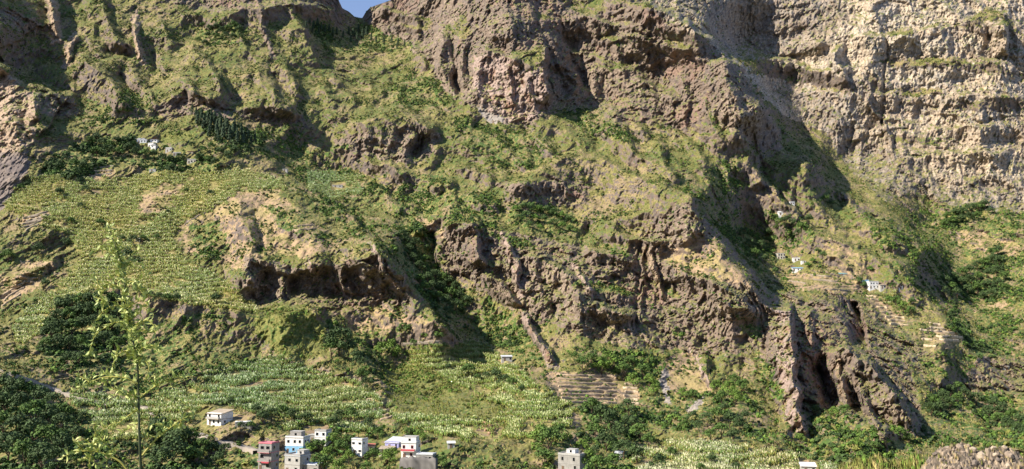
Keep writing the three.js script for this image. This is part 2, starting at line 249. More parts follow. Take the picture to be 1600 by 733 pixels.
// ---- land cover, drawn as outlines on the survey: later ones lie over earlier ones
const CLS = { grass: 0, dry: 1, rock: 2, rubble: 3, beige: 4, scrub: 5, wood: 6, cane: 7, soil: 8, scree: 9, moss: 10, clay: 11, pink: 12, greycliff: 13 };
const COVER = [
  ['rock', 575,15, 611,0, 611,-80, 1010,-80, 1000,0, 1100,50, 1150,95, 1200,170, 1228,245, 1185,222, 1150,215, 1110,175, 1060,205, 1010,190, 960,195, 930,170, 865,178, 810,196, 770,188, 738,165, 712,150, 684,144, 668,95, 640,78, 620,62, 570,32],
  ['rock', 865,60, 905,70, 940,130, 962,185, 930,165, 868,172, 856,110],
  ['rock', 1110,80, 1150,98, 1200,170, 1228,245, 1180,220, 1140,170, 1115,125],
  ['pink', 738,85, 790,92, 850,100, 862,172, 810,194, 772,186, 745,150],
  ['rock', 738,0, 850,0, 850,80, 790,88, 745,70],
  ['beige', 1000,0, 1000,-90, 1700,-90, 1700,330, 1600,335, 1560,338, 1500,322, 1430,300, 1385,315, 1330,270, 1290,205, 1230,185, 1200,160, 1150,98],
  ['greycliff', 1000,-90, 1000,0, 1150,95, 1240,92, 1300,70, 1320,20, 1310,-90], ['greycliff', 1200,140, 1290,150, 1330,200, 1400,240, 1500,270, 1600,280, 1600,340, 1500,325, 1430,300, 1385,315, 1330,270, 1290,205],
  ['rock', 262,-90, 262,0, 330,20, 400,12, 470,10, 530,14, 540,-90],
  ['clay', -40,100, 0,108, 30,125, 52,148, 58,190, 42,232, 0,242, -60,240],
  ['scree', -60,238, 0,240, 42,236, 48,258, 26,295, 0,335, -60,340],
  ['rock', 55,142, 110,152, 128,180, 80,182, 55,170],
  ['rock', -40,10, 20,15, 60,30, 75,52, 40,50, 0,35],
  ['rock', 524,218, 560,208, 600,215, 640,198, 690,212, 682,236, 640,256, 608,254, 580,244, 545,246, 520,236],
  ['rock', 640,205, 688,212, 680,238, 640,254, 625,240],
  ['scrub', 445,285, 520,345, 575,385, 640,420, 620,380, 560,335, 500,300],
  ['dry', 285,330, 340,300, 430,296, 490,345, 530,385, 480,402, 420,398, 380,425, 340,400, 290,392, 278,352],
  ['rock', 384,398, 420,408, 480,422, 540,408, 590,402, 632,440, 644,470, 600,482, 560,478, 520,492, 480,472, 420,478, 384,472],
  ['dry', 535,490, 600,478, 680,505, 740,560, 690,540, 620,520, 560,525],
  ['dry', 630,330, 690,350, 700,380, 650,345],
  ['rock', 682,372, 740,346, 760,372, 790,362, 900,382, 925,392, 990,386, 1020,350, 1075,312, 1112,352, 1150,396, 1212,462, 1202,500, 1200,542, 1150,556, 1050,548, 980,542, 930,532, 880,512, 830,492, 800,482, 760,472, 740,442, 700,432],
  ['dry', 1030,400, 1080,370, 1120,370, 1190,450, 1120,440, 1060,425],
  ['rock', 770,286, 830,286, 880,276, 930,292, 900,312, 860,324, 800,306],
  ['scrub', 800,318, 850,318, 900,335, 908,368, 830,366, 790,345],
  ['rock', 1190,462, 1240,454, 1262,472, 1300,452, 1340,470, 1400,500, 1420,560, 1448,684, 1400,684, 1330,652, 1300,642, 1272,642, 1256,692, 1225,650, 1200,570, 1180,545, 1190,500],
  ['rock', 1298,455, 1340,472, 1355,545, 1310,540, 1290,490],
  ['rock', 1315,560, 1390,600, 1446,684, 1380,680, 1330,640],
  ['rock', 1260,560, 1300,560, 1315,640, 1275,640],
  ['scrub', 1255,690, 1270,655, 1330,650, 1390,685, 1440,690, 1440,720, 1250,720],
  ['rock', 1400,490, 1450,560, 1600,560, 1660,620, 1540,612, 1450,605, 1420,560],
  ['dry', 1290,370, 1350,400, 1370,430, 1310,428, 1290,400],
  ['dry', 1040,560, 1080,545, 1112,612, 1062,622, 1038,602],
  ['rock', 1310,300, 1350,320, 1400,350, 1440,365, 1470,402, 1440,412, 1390,375, 1340,335],
  ['scrub', 1110,300, 1160,330, 1240,330, 1280,370, 1230,400, 1190,430, 1150,390, 1110,350],
  ['scrub', 940,545, 1000,550, 1042,572, 1022,625, 985,605, 950,580],
  ['scrub', 760,440, 800,485, 870,580, 800,555, 740,520],
  ['scrub', 590,345, 660,350, 690,380, 690,440, 740,520, 690,500, 640,440, 600,390],
  ['scrub', 450,230, 530,260, 640,310, 690,330, 640,345, 560,320, 470,290],
  ['scrub', 400,180, 470,195, 480,230, 430,250, 395,220],
  ['scrub', 860,170, 920,172, 960,190, 900,185],
  ['scrub', 700,180, 760,195, 860,215, 840,265, 780,262, 720,215],
  ['scrub', 1060,270, 1100,290, 1110,320, 1070,300],
  ['scrub', 295,40, 350,25, 390,45, 385,70, 320,72], ['rock', 240,168, 275,150, 300,148, 362,165, 365,190, 300,178, 250,182], ['rock', 364,176, 440,174, 475,180, 470,196, 400,196], ['scrub', 500,60, 570,40, 640,65, 640,85, 560,80, 510,85],
  ['scrub', 1470,320, 1600,330, 1650,560, 1560,560, 1500,470, 1440,420, 1400,370, 1420,330],
  ['dry', 1500,355, 1590,380, 1590,400, 1540,395, 1480,375],
  ['dry', 1495,455, 1545,450, 1580,480, 1520,485],
  ['scrub', -60,590, 50,605, 120,640, 250,660, 300,690, 420,700, 420,760, -60,760],
  ['scrub', 60,545, 240,500, 330,490, 420,500, 520,500, 540,560, 440,560, 320,580, 230,630, 100,600],
  ['grass', 300,500, 420,500, 500,500, 500,560, 430,560, 320,570],
  ['scrub', 1020,620, 1100,615, 1190,630, 1200,690, 1080,680, 1000,660],
  ['scrub', 850,640, 1000,640, 1010,733, 850,760],
  ['scrub', 560,520, 640,510, 640,560, 610,600, 580,590, 550,560],
  ['scrub', 1450,610, 1600,620, 1660,700, 1440,700],
  ['scrub', 600,262, 690,275, 720,300, 700,345, 640,330, 600,300], ['scrub', 700,300, 760,300, 790,335, 770,360, 730,345, 700,350], ['scrub', 390,205, 450,215, 500,250, 520,275, 450,262, 400,245],
  ['scrub', 1090,265, 1150,240, 1180,280, 1170,320, 1120,310], ['scrub', 640,110, 690,130, 700,170, 640,165, 590,150], ['scrub', 880,175, 960,190, 1000,225, 930,215], ['scrub', 195,140, 235,150, 245,195, 215,200, 180,170], ['scrub', 120,150, 170,160, 190,205, 130,200],
  ['scrub', 300,350, 345,345, 360,400, 320,410, 300,385], ['scrub', 660,285, 690,262, 700,285], ['scrub', 1340,330, 1400,350, 1400,400, 1440,430, 1480,480, 1440,460, 1390,410], ['scrub', 560,225, 520,255, 500,240, 525,225],
  ['scrub', 420,320, 480,335, 520,370, 470,375, 430,350], ['scrub', 1430,560, 1480,545, 1530,560, 1500,600, 1450,600],
  // fields
  ['cane', 0,318, 40,280, 90,275, 200,277, 280,266, 360,260, 440,280, 440,296, 370,300, 335,326, 290,345, 272,372, 282,402, 335,432, 402,484, 405,492, 330,480, 230,462, 190,440, 130,462, 92,490, 60,525, 30,545, 18,512, 60,470, 100,440, 130,402, 100,362, 40,342],
  ['soil', 212,335, 222,302, 262,284, 292,288, 270,312, 252,336],
  ['soil', 136,280, 146,262, 176,258, 178,278],
  ['soil', 30,350, 50,330, 80,335, 60,355, 40,362],
  ['soil', 0,430, 40,405, 80,410, 60,450, 0,480],
  ['cane', 318,585, 440,558, 482,580, 560,598, 602,640, 582,685, 470,685, 400,645, 318,632],
  ['cane', 636,546, 740,535, 792,560, 830,600, 900,640, 880,690, 720,690, 640,668, 600,640, 640,600],
  ['moss', 398,492, 440,472, 480,477, 508,515, 520,560, 440,560, 400,525],
  ['moss', 592,578, 660,572, 720,608, 800,640, 770,660, 690,655, 620,650],
  ['cane', 985,702, 1080,690, 1200,702, 1330,733, 1330,770, 1000,770],
  ['cane', 100,612, 230,625, 300,600, 320,640, 250,690, 180,690, 130,650],
  ['cane', 480,268, 560,275, 565,300, 520,312, 480,300],
  ['moss', 250,206, 305,204, 296,224, 256,222],
  ['cane', 1365,462, 1400,458, 1422,474, 1408,484],
  ['soil', 846,588, 866,580, 905,584, 930,580, 962,590, 990,592, 1004,622, 985,634, 960,628, 930,636, 905,626, 872,622],
  ['soil', 1352,462, 1385,470, 1418,500, 1405,512, 1370,490],
  ['soil', 1436,520, 1460,505, 1508,528, 1480,545, 1445,550],
  ['soil', 1220,425, 1350,440, 1350,460, 1240,450],
  ['soil', 890,645, 908,650, 908,672, 885,670],
  ['scree', 1028,580, 1042,578, 1050,630, 1040,635],
  ['scree', 1066,640, 1098,618, 1098,632, 1074,645],
  ['scree', 738,165, 770,175, 790,190, 760,188],
  // woods
  ['wood', 88,472, 180,464, 212,500, 192,562, 120,572, 58,552, 70,500],
  ['wood', -60,590, 20,585, 60,612, 112,645, 105,760, -60,760],
  ['wood', 648,430, 700,428, 738,472, 722,492, 680,482, 648,458],
  ['wood', 1468,432, 1560,398, 1578,440, 1562,472, 1492,472],
  ['wood', 1476,332, 1542,318, 1532,346, 1478,356],
  ['wood', 1518,618, 1600,658, 1660,700, 1600,684, 1540,656],
  ['wood', 1450,620, 1500,600, 1500,640, 1460,655],
  ['wood', 130,222, 210,212, 260,240, 335,246, 345,266, 240,270, 190,256, 120,280, 60,272, 80,240],
  ['wood', 610,372, 655,352, 678,380, 650,428, 622,402],
  ['wood', 905,630, 955,640, 1002,690, 960,702, 920,684],
  ['wood', 232,640, 302,690, 302,760, 218,760],
  ['wood', 308,168, 345,184, 392,205, 432,238, 350,232, 310,200],
  ['wood', 480,40, 510,42, 530,58, 500,62],
  ['wood', 1486,470, 1520,530, 1560,560, 1530,560, 1480,510],
  // grass on the ledges of the rock
  ['grass', 622,26, 672,28, 674,50, 630,46], ['grass', 698,42, 728,18, 736,55, 716,62], ['grass', 800,82, 842,74, 852,104, 816,112],
  ['grass', 820,20, 862,18, 866,30, 830,28], ['grass', 940,52, 1000,60, 990,72, 938,64], ['grass', 1030,50, 1102,54, 1112,68, 1072,80, 1040,66],
  ['grass', 960,2, 1010,4, 1040,24, 990,14], ['grass', 880,0, 940,0, 960,25, 910,20], ['grass', 930,85, 980,100, 960,112, 930,100],
  ['grass', 1150,90, 1200,94, 1262,108, 1326,124, 1336,146, 1300,142, 1230,126, 1180,116],
  ['grass', 1490,44, 1545,12, 1570,24, 1602,62, 1560,32, 1502,46], ['grass', 1360,95, 1430,90, 1512,94, 1522,106, 1400,106],
  ['grass', 1500,158, 1590,150, 1620,172, 1500,174], ['grass', 1440,214, 1500,222, 1440,226], ['grass', 1340,130, 1368,116, 1382,138, 1350,142],
  ['grass', 1382,52, 1424,45, 1430,54, 1390,58], ['grass', 1480,100, 1560,98, 1600,120, 1500,112], ['grass', 1318,55, 1332,52, 1332,60],
  ['grass', 1380,210, 1440,212, 1470,230, 1400,222], ['grass', 1400,140, 1470,136, 1470,148, 1410,152],
  ['scrub', 880,445, 900,440, 950,445, 1000,462, 950,460], ['scrub', 1040,440, 1060,455, 1062,468, 1042,462], ['scrub', 1045,510, 1075,512, 1060,530],
  ['scrub', 1150,490, 1190,495, 1190,540, 1160,520], ['scrub', 930,380, 980,385, 985,402, 950,400], ['scrub', 760,365, 830,375, 840,395, 800,385],
  ['scrub', 775,490, 850,575, 790,545], ['scrub', 1180,540, 1215,590, 1230,650, 1190,600],
];
// rasterised at 2 px with soft, noise-warped edges at lookup
const CW = 960, CH = 470, CU = -80, CV = -90, cover = new Uint8Array(CW * CH);
// dikes of paler rock: [class, half-width, polyline...]
for (const [cls, hw, ...p] of [['pink', 5, 786,362, 800,398, 812,440, 818,478], ['pink', 7, 812,472, 832,512, 850,545, 868,578], ['pink', 4, 896,412, 916,446, 932,472], ['clay', 5, 1008,385, 1024,425, 1040,470], ['pink', 3, 575,372, 592,405, 605,430, 622,448], ['rock', 4, 402,-20, 408,10, 411,40, 420,72, 432,90],
  ['clay', 5, 212,18, 214,50, 218,78, 224,102], ['clay', 9, 80,-40, 80,0, 84,30, 88,66], ['clay', 6, 116,48, 108,80, 103,106], ['pink', 13, 1222,470, 1224,520, 1226,560, 1236,620, 1250,680], ['greycliff', 3, 1350,115, 1362,165, 1390,215, 1405,270], ['pink', 3, 1080,545, 1096,575, 1110,605], ['pink', 3, 484,408, 492,428, 500,442], ['clay', 5, 1308,560, 1316,600, 1326,645]]) {
  const n = p.length / 2, L = [], R = []; for (let i = 0; i < n; i++) { const a = Math.max(0, i - 1), b = Math.min(n - 1, i + 1), dx = p[2 * b] - p[2 * a], dy = p[2 * b + 1] - p[2 * a + 1], l = Math.hypot(dx, dy); L.push([p[2 * i] - dy / l * hw, p[2 * i + 1] + dx / l * hw]); R.push([p[2 * i] + dy / l * hw, p[2 * i + 1] - dx / l * hw]); }
  COVER.push([cls, ...L.flat(), ...R.reverse().flat()]);
}
for (const [cls, ...p] of COVER) {
  const n = p.length / 2; let v0 = 1e9, v1 = -1e9; for (let i = 0; i < n; i++) { v0 = Math.min(v0, p[2 * i + 1]); v1 = Math.max(v1, p[2 * i + 1]); }
  for (let j = Math.max(0, Math.floor((v0 - CV) / 2)); j <= Math.min(CH - 1, (v1 - CV) / 2); j++) {
    const y = CV + 2 * j + 0.01, xs = [];
    for (let i = 0; i < n; i++) { const a = 2 * i, b = 2 * ((i + 1) % n), y0 = p[a + 1], y1 = p[b + 1]; if ((y0 <= y) !== (y1 <= y)) xs.push(p[a] + (y - y0) / (y1 - y0) * (p[b] - p[a])); }
    xs.sort((a, b) => a - b);
    for (let k = 0; k + 1 < xs.length; k += 2) for (let i = Math.max(0, Math.ceil((xs[k] - CU) / 2)); i <= Math.min(CW - 1, (xs[k + 1] - CU) / 2); i++) cover[j * CW + i] = CLS[cls];
  }
}
const coverAt = (u, v) => cover[clamp(Math.round((v - CV) / 2), 0, CH - 1) * CW + clamp(Math.round((u - CU) / 2), 0, CW - 1)];

// ---- the sheet
const us = [], vs = [];
for (let u = -900; u < -40; u += 20) us.push(u); for (let u = -40; u < 1640; u += 1.3) us.push(u); for (let u = 1640; u <= 2500; u += 20) us.push(u);
for (let v = -60; v < 750; v += 1.3) vs.push(v); for (let v = 750; v < 900; v += 3) vs.push(v); for (let v = 900; v < 1300; v += 20) vs.push(v); for (let v = 1300; v <= 2200; v += 60) vs.push(v);
const NU = us.length, NV = vs.length, NP = NU * NV;
const Zs = new Float32Array(NP), VV = new Float32Array(NP), KL = new Uint8Array(NP);
for (let j = 0; j < NV; j++) for (let i = 0; i < NU; i++) {
  const u = us[i], v = rowOf(u, vs[j]), k = j * NU + i; VV[k] = v;
  Zs[k] = v <= 733 ? survey(clamp(u, -300, 1900), v) : survey(clamp(u, -300, 1900), 733) * nearScale(v);
}
const lower = (arr, x) => { let a = 0, b = arr.length; while (a < b) { const m = (a + b) >> 1; if (arr[m] < x) a = m + 1; else b = m; } return a; };
for (const [amt, wl, wr, pw, ...p] of SPURS) {
  const n = p.length / 2, L = [0]; let u0 = 1e9, u1 = -1e9, v0 = 1e9, v1 = -1e9, wm = Math.max(wl, wr) + 4;
  for (let i = 0; i < n; i++) { u0 = Math.min(u0, p[2 * i]); u1 = Math.max(u1, p[2 * i]); v0 = Math.min(v0, p[2 * i + 1]); v1 = Math.max(v1, p[2 * i + 1]); if (i) L.push(L[i - 1] + Math.hypot(p[2 * i] - p[2 * i - 2], p[2 * i + 1] - p[2 * i - 1])); }
  const total = L[n - 1], i0 = Math.max(0, lower(us, u0 - wm)), i1 = Math.min(NU - 1, lower(us, u1 + wm));
  const fade = Math.min(total * 0.3, amt >= 50 ? 85 : 40);
  for (let j = 0; j < NV; j++) { if (vs[j] < v0 - wm - 90 || vs[j] > v1 + wm + 5) continue;
    for (let i = i0; i <= i1; i++) {
      const k = j * NU + i; if (VV[k] < v0 - wm || VV[k] > v1 + wm) continue;
      const wob = 1 + 0.0;                                           // small wander of the line
      const u = us[i] + 5 * noise(us[i] * 0.02, VV[k] * 0.02, amt) + 2.2 * noise(us[i] * 0.07, VV[k] * 0.07, amt), v = VV[k] + 5 * noise(us[i] * 0.02, VV[k] * 0.02, amt + 50) + 2 * noise(us[i] * 0.07, VV[k] * 0.07, amt + 50);
      let best = 1e9, sd = 0, s = 0;
      for (let q = 0; q + 1 < n; q++) {
        const ax = p[2 * q], ay = p[2 * q + 1], dx = p[2 * q + 2] - ax, dy = p[2 * q + 3] - ay, l2 = dx * dx + dy * dy, ox = u - ax, oy = v - ay;
        const t = clamp((ox * dx + oy * dy) / l2, 0, 1), ex = ox - t * dx, ey = oy - t * dy, d = Math.hypot(ex, ey);
        if (d < best) { best = d; sd = dx * oy - dy * ox; s = L[q] + t * Math.sqrt(l2); }
      }
      const w = sd > 0 ? wl : wr; if (best >= w) continue;
      const end = smooth(-1, fade, s) * smooth(-1, fade, total - s);
      const x = 1 - best / w; Zs[k] -= amt * Math.pow(x, pw) * end * (wob);
    }
  }
}
// ---- relief: gullies, beds and blocks in world space
const ROUGH = [0.85, 0.5, 1.1, 1.15, 0.95, 0.8, 0.7, 0.2, 0.35, 0.8, 0.8, 0.9, 1, 0.95], ROCKY = [0.16, 0.12, 1, 1, 1, 0.15, 0.1, 0, 0, 0.45, 0.05, 0.9, 1, 1], SPURRED = [1.1, 0.6, 0.75, 0.4, 0.2, 0.9, 0.7, 0.05, 0.1, 0.1, 0.06, 0.3, 0.3, 0.15];
const blurred = tab => {
  let a = new Float32Array(CW * CH), b = new Float32Array(CW * CH); for (let k = 0; k < a.length; k++) a[k] = tab[cover[k]];
  for (let pass = 0; pass < 2; pass++) {
    for (let j = 0; j < CH; j++) for (let i = 0; i < CW; i++) { let s = 0; for (let q = -2; q <= 2; q++) s += a[j * CW + clamp(i + q, 0, CW - 1)]; b[j * CW + i] = s / 5; }
    for (let j = 0; j < CH; j++) for (let i = 0; i < CW; i++) { let s = 0; for (let q = -2; q <= 2; q++) s += b[clamp(j + q, 0, CH - 1) * CW + i]; a[j * CW + i] = s / 5; }
  }
  return (u, v) => a[clamp(Math.round((v - CV) / 2), 0, CH - 1) * CW + clamp(Math.round((u - CU) / 2), 0, CW - 1)];
};
const TERRACED = [0, 0, 0, 0, 0, 0, 0, 0.5, 0.95, 0, 0.1, 0, 0, 0];
const spurAt = blurred(SPURRED), terraceAt = blurred(TERRACED), roughAt = blurred(ROUGH), rockyAt = blurred(ROCKY);
const ridged = (x, y, z) => 1 - 2 * Math.abs(noise(x, y, z));
const pos = new Float32Array(NP * 3), tmp = new THREE.Vector3();
for (let j = 0; j < NV; j++) for (let i = 0; i < NU; i++) {
  const k = j * NU + i, u = us[i], v = VV[k]; at(u, v, Zs[k], tmp);
  const near = smooth(60, 300, Zs[k]);
  const wu = u + 3 * noise(u * 0.05, v * 0.05, 3), wv = v + 3 * noise(u * 0.05, v * 0.05, 9);
  const ro = roughAt(wu, wv), rk = rockyAt(wu, wv), { x, y, z } = tmp;
  let d = 0;
  for (let o = 0, l = 130; o < 7; o++, l *= 0.5) {
    const g = [9, 5, 3.1, 2.1, 1.45, 1.0, 0.62][o];
    const n = ridged(x / l + o * 7, y * 0.5 / l, z * 0.5 / l + o * 3);
    d += g * (o < 2 ? Math.min(1, ro + 0.25) : ro) * n;
  }
  const sp = spurAt(wu, wv);                                         // sharp little spurs that run down to the right, steep on their right side
  for (const [l, g, sd] of [[52, 7.5, 1], [23, 3.6, 2], [10, 1.7, 3]]) {
    const c = (x * 0.86 + y * 0.5), e = (y * 0.86 - x * 0.5), q = c / l + 1.1 * noise(c / l / 2.2, e / l / 3, z / l / 4 + sd * 9), f = q - Math.floor(q), prof = f < 0.72 ? f / 0.72 : (1 - f) / 0.28;
    d += sp * g * (prof - 0.5) * clamp(0.5 + 1.3 * noise(x / l / 2.5, y / l / 2.5, z / l / 3 + sd * 31), 0, 1.5);
  }
  if (rk > 0.02) {                                                   // beds dipping to the right, columns and blocks
    const cliff = u > 1180 && v < 340, face = u > 660 && v > 330, dip = cliff ? 0.05 : face ? 0.36 : 0.12;
    const wx = x + 5 * noise(x / 17, y / 17, z / 17 + 40), wy = y + 5 * noise(x / 17, y / 17, z / 17 + 80);
    const yb = wy * 0.6 + y * 0.4 + dip * x + 7 * noise(x / 70, y / 70, z / 70);
    for (const [th, g, sd] of cliff ? [[19, 2.6, 1], [6, 1.0, 2], [2.2, 0.55, 3]] : face ? [[13, 3.4, 4], [5.2, 1.9, 5], [2.1, 0.9, 6]] : [[11, 2.6, 7], [4.2, 1.2, 8], [1.9, 0.6, 9]]) {
      const q = yb / th + 0.45 * noise(x / th / 4, y / th / 3, sd * 4), fl = Math.floor(q), f = q - fl, hh = clamp(0.35 + 1.5 * noiseB(fl * 1.7, x / th / 9, sd), 0, 1.4);
      d += rk * hh * g * (smooth(0, 0.2, f) - smooth(0.45, 1, f));
    }
    for (let o = 0, l = 22; o < 5; o++, l *= 0.5) d -= rk * (cliff ? [1.2, 1.5, 1.2, 0.9, 0.55] : [2.2, 1.8, 1.5, 1.1, 0.7])[o] * ridged(wx / l, wy * (cliff ? 0.2 : 0.5) / l + 5, z * 0.5 / l + o);
  }
  const te = terraceAt(wu, wv);
  if (te > 0.02) { const h = 3, q = (y + 2.6 * noise(x / 45, z / 45, 6)) / h, f = q - Math.floor(q); d += te * 3.7 * (f - 0.5); }
  Zs[k] = Math.max(1.2, Zs[k] - d * near);
  at(u, v, Zs[k], tmp); tmp.toArray(pos, 3 * k);
  KL[k] = coverAt(u + 4 * noise(u * 0.03, v * 0.03, 20) + 4 * noise(u * 0.11, v * 0.11, 21), v + 3 * noise(u * 0.03, v * 0.03, 22) + 3 * noise(u * 0.11, v * 0.11, 23));
}
// far side of the crest, so that the range is not a sheet that ends in the air
const ridgeRow = new Float32Array(NU * 3);
for (let i = 0; i < NU; i++) { ridgeRow[3 * i] = pos[3 * i] * 1.5; ridgeRow[3 * i + 1] = -150; ridgeRow[3 * i + 2] = pos[3 * i + 2] - 900; }
const nrm = (() => { // normals
  const out = new Float32Array(NP * 3), a = new THREE.Vector3(), b = new THREE.Vector3(), P = (i, j, t) => t.fromArray(pos, 3 * (clamp(j, 0, NV - 1) * NU + clamp(i, 0, NU - 1))), c = new THREE.Vector3();
  for (let j = 0; j < NV; j++) for (let i = 0; i < NU; i++) { P(i + 1, j, a).sub(P(i - 1, j, c)); P(i, j - 1, b).sub(P(i, j + 1, c)); a.cross(b).normalize(); a.toArray(out, 3 * (j * NU + i)); }
  return out;
})();
// the ground at a bearing of the photograph, and the surface direction there
function cell(u, v) {
  let i = clamp(lower(us, u) - 1, 0, NU - 2), j = 0;
  if (v >= 150) j = clamp(lower(vs, v) - 1, 0, NV - 2); else { const s = skyline(u), v0 = (v - s) * 210 / (150 - s) - 60; j = clamp(lower(vs, v0) - 1, 0, NV - 2); }
  return j * NU + i;
}
function ground(u, v, out = new THREE.Vector3()) {
  const k = cell(u, v), i = k % NU, fx = clamp((u - us[i]) / (us[i + 1] - us[i]), 0, 1), fy = clamp((v - VV[k]) / (VV[k + NU] - VV[k]), 0, 1);
  const q = (a) => pos[a]; const r = [];
  for (let c = 0; c < 3; c++) r.push(lerp(lerp(q(3 * k + c), q(3 * k + 3 + c), fx), lerp(q(3 * (k + NU) + c), q(3 * (k + NU + 1) + c), fx), fy));
  return out.set(...r);
}
// ---- colours of soil, grass and stone, in patches
const TONE = {
  olive: [0.132, 0.126, 0.031], straw: [0.262, 0.212, 0.076], green: [0.060, 0.104, 0.018], earth: [0.24, 0.165, 0.10], tan: [0.345, 0.235, 0.135],
  brown: [0.180, 0.130, 0.096], umber: [0.092, 0.074, 0.062], violet: [0.130, 0.102, 0.090], pale: [0.45, 0.375, 0.285], ochre: [0.37, 0.285, 0.20], grey: [0.25, 0.225, 0.21], rust: [0.27, 0.155, 0.11], lime: [0.150, 0.152, 0.036],
};
const col = new Float32Array(NP * 3);
{
  const c = [0, 0, 0], mix = (t, w) => { for (let q = 0; q < 3; q++) c[q] += (t[q] - c[q]) * w; }, set = t => { c[0] = t[0]; c[1] = t[1]; c[2] = t[2]; };
  const N = (x, y, z, l, s) => noiseB(x / l, y / l + s * 13.7, z / l), patch = (n, a, w) => smooth(a - w, a + w, n);
  for (let k = 0; k < NP; k++) {
    const x = pos[3 * k], y = pos[3 * k + 1], z = pos[3 * k + 2], ny = nrm[3 * k + 1], K = KL[k];
    const big = N(x, y, z, 90, 1), mid = N(x, y, z, 24, 2), sm = N(x, y, z, 7, 3), ti = N(x, y, z, 2.4, 4), f = N(x, y, z, 1.1, 5);
    const m = mid * 0.5 + sm * 0.5 + ti * 0.35;
    const stone = (a, b, d) => { set(a); mix(b, patch(m + big * 0.3, 0.15, 0.25)); mix(d, patch(sm * 0.6 + ti * 0.7 - mid * 0.3, 0.45, 0.2) * 0.8); };
    if (K === 2) { stone(TONE.brown, TONE.violet, TONE.umber); mix(TONE.rust, patch(big + mid * 0.5, 0.55, 0.2) * 0.45); mix(TONE.ochre, patch(-big * 0.4 + ti * 0.6 + sm * 0.4, 0.5, 0.15) * 0.6); }
    else if (K === 11) stone([0.33, 0.235, 0.16], TONE.earth, TONE.umber);
    else if (K === 12) { stone([0.31, 0.225, 0.185], TONE.brown, TONE.umber); mix(TONE.rust, patch(mid + sm * 0.4, 0.35, 0.2) * 0.7); }
    else if (K === 4 || K === 13) { // lava flows: pale and brown beds, thin dark partings, run-off streaks
      if (K === 4) stone(TONE.ochre, TONE.pale, TONE.brown); else stone([0.27, 0.215, 0.16], TONE.brown, TONE.umber);
      const yb = (y + 0.05 * x + 6 * big + 1.5 * mid) / 21, bf = yb - Math.floor(yb), bn = noiseB(Math.floor(yb) * 2.3, x / 220, 6);
      mix(K === 4 ? TONE.pale : TONE.ochre, clamp(bn + 0.3 * sm, 0, 1) * 0.6); mix(TONE.brown, clamp(-bn + 0.4 * mid, 0, 1) * 0.6); mix(TONE.umber, patch(-Math.abs(bf - 0.06) * 9 + 0.5 * sm + 0.4 * ti, -0.2, 0.25) * 0.8);
      const st = noiseB(x / 2.6, y / 30, z / 9 + 4) + 0.5 * noiseB(x / 1.3, y / 17, 8); mix(TONE.umber, patch(st + 0.4 * mid, 0.5, 0.2) * 0.65); mix([0.50, 0.43, 0.34], patch(-st + 0.3 * sm, 0.55, 0.2) * (K === 4 ? 0.5 : 0.3)); mix(TONE.grey, patch(big * 0.6 + sm * 0.5, 0.4, 0.2) * 0.5); }
    else if (K === 9) { if (x < -350) stone([0.20, 0.155, 0.125], TONE.violet, TONE.umber); else stone([0.30, 0.255, 0.21], TONE.grey, TONE.violet); }
    else if (K === 8) { stone(TONE.tan, TONE.earth, TONE.umber); mix(TONE.olive, patch(mid + sm * 0.5 + ti * 0.4, 0.25, 0.15) * 0.85); mix(TONE.straw, patch(-sm + ti * 0.4, 0.35, 0.2) * 0.6); }
    else if (K === 1) { set(TONE.tan); mix(TONE.earth, patch(m, 0.1, 0.25)); mix(TONE.straw, patch(-mid + ti * 0.5, 0.2, 0.2) * 0.7); mix(TONE.olive, patch(sm + ti * 0.5 + big * 0.5, 0.45, 0.12) * 0.9); }
    else if (K === 7) { set(TONE.straw); mix(TONE.olive, patch(ti + sm * 0.6, 0.25, 0.2) * 0.7); mix(TONE.earth, patch(mid + sm * 0.6, 0.75, 0.1)); }
    else if (K === 10) { set(TONE.lime); mix(TONE.olive, patch(m + 0.2 * big, 0.0, 0.25)); mix(TONE.green, patch(sm - ti * 0.4, 0.35, 0.15) * 0.8); mix(TONE.straw, patch(ti + sm * 0.3, 0.5, 0.2) * 0.5); }
    else if (K === 5 || K === 6) { set(TONE.green); mix(TONE.olive, patch(sm + mid * 0.5 + ti * 0.4, -0.05, 0.22)); mix(TONE.straw, patch(ti + sm * 0.5 - mid * 0.4, 0.35, 0.2) * 0.75); mix(TONE.earth, patch(mid + ti * 0.6, 0.5, 0.15) * 0.8); }
    else { set(TONE.olive); mix(TONE.straw, patch(m + big * 0.35, 0.08, 0.22) * 0.85); mix(TONE.green, patch(sm * 0.7 + ti * 0.6 - big * 0.45, 0.34, 0.12) * 0.85); mix(TONE.earth, patch(mid * 0.8 - ti * 0.5 + big * 0.3, 0.42, 0.14) * 0.75); }
    // bare stone breaks through where the ground is too steep for soil; turf sits on the ledges of the rock
    if (K === 0 || K === 5 || K === 1) { const s = patch(-ny + sm * 0.22 + ti * 0.16 + big * 0.12, K === 5 ? -0.20 : -0.41, 0.05); if (s > 0) { const s2 = [...c]; stone(TONE.brown, TONE.violet, TONE.umber); for (let q = 0; q < 3; q++) c[q] = lerp(s2[q], c[q], s); } }
    if (K === 2 || K === 4 || K > 10) { const s = patch(ny + sm * 0.25 + mid * 0.22 + ti * 0.15, K === 4 || K === 13 ? 0.76 : 0.80, 0.06) * 0.9; if (s > 0) { mix(TONE.olive, s); mix(TONE.straw, s * patch(ti, 0.1, 0.2) * 0.6); mix(TONE.green, s * patch(sm, 0.35, 0.1) * 0.6); } }
    const g = 1 + 0.26 * f + 0.14 * ti; for (let q = 0; q < 3; q++) col[3 * k + q] = clamp(c[q] * g, 0.01, 0.8);
  }
}
const landMat = new THREE.MeshStandardMaterial({ vertexColors: true, roughness: 1, metalness: 0, side: THREE.DoubleSide });
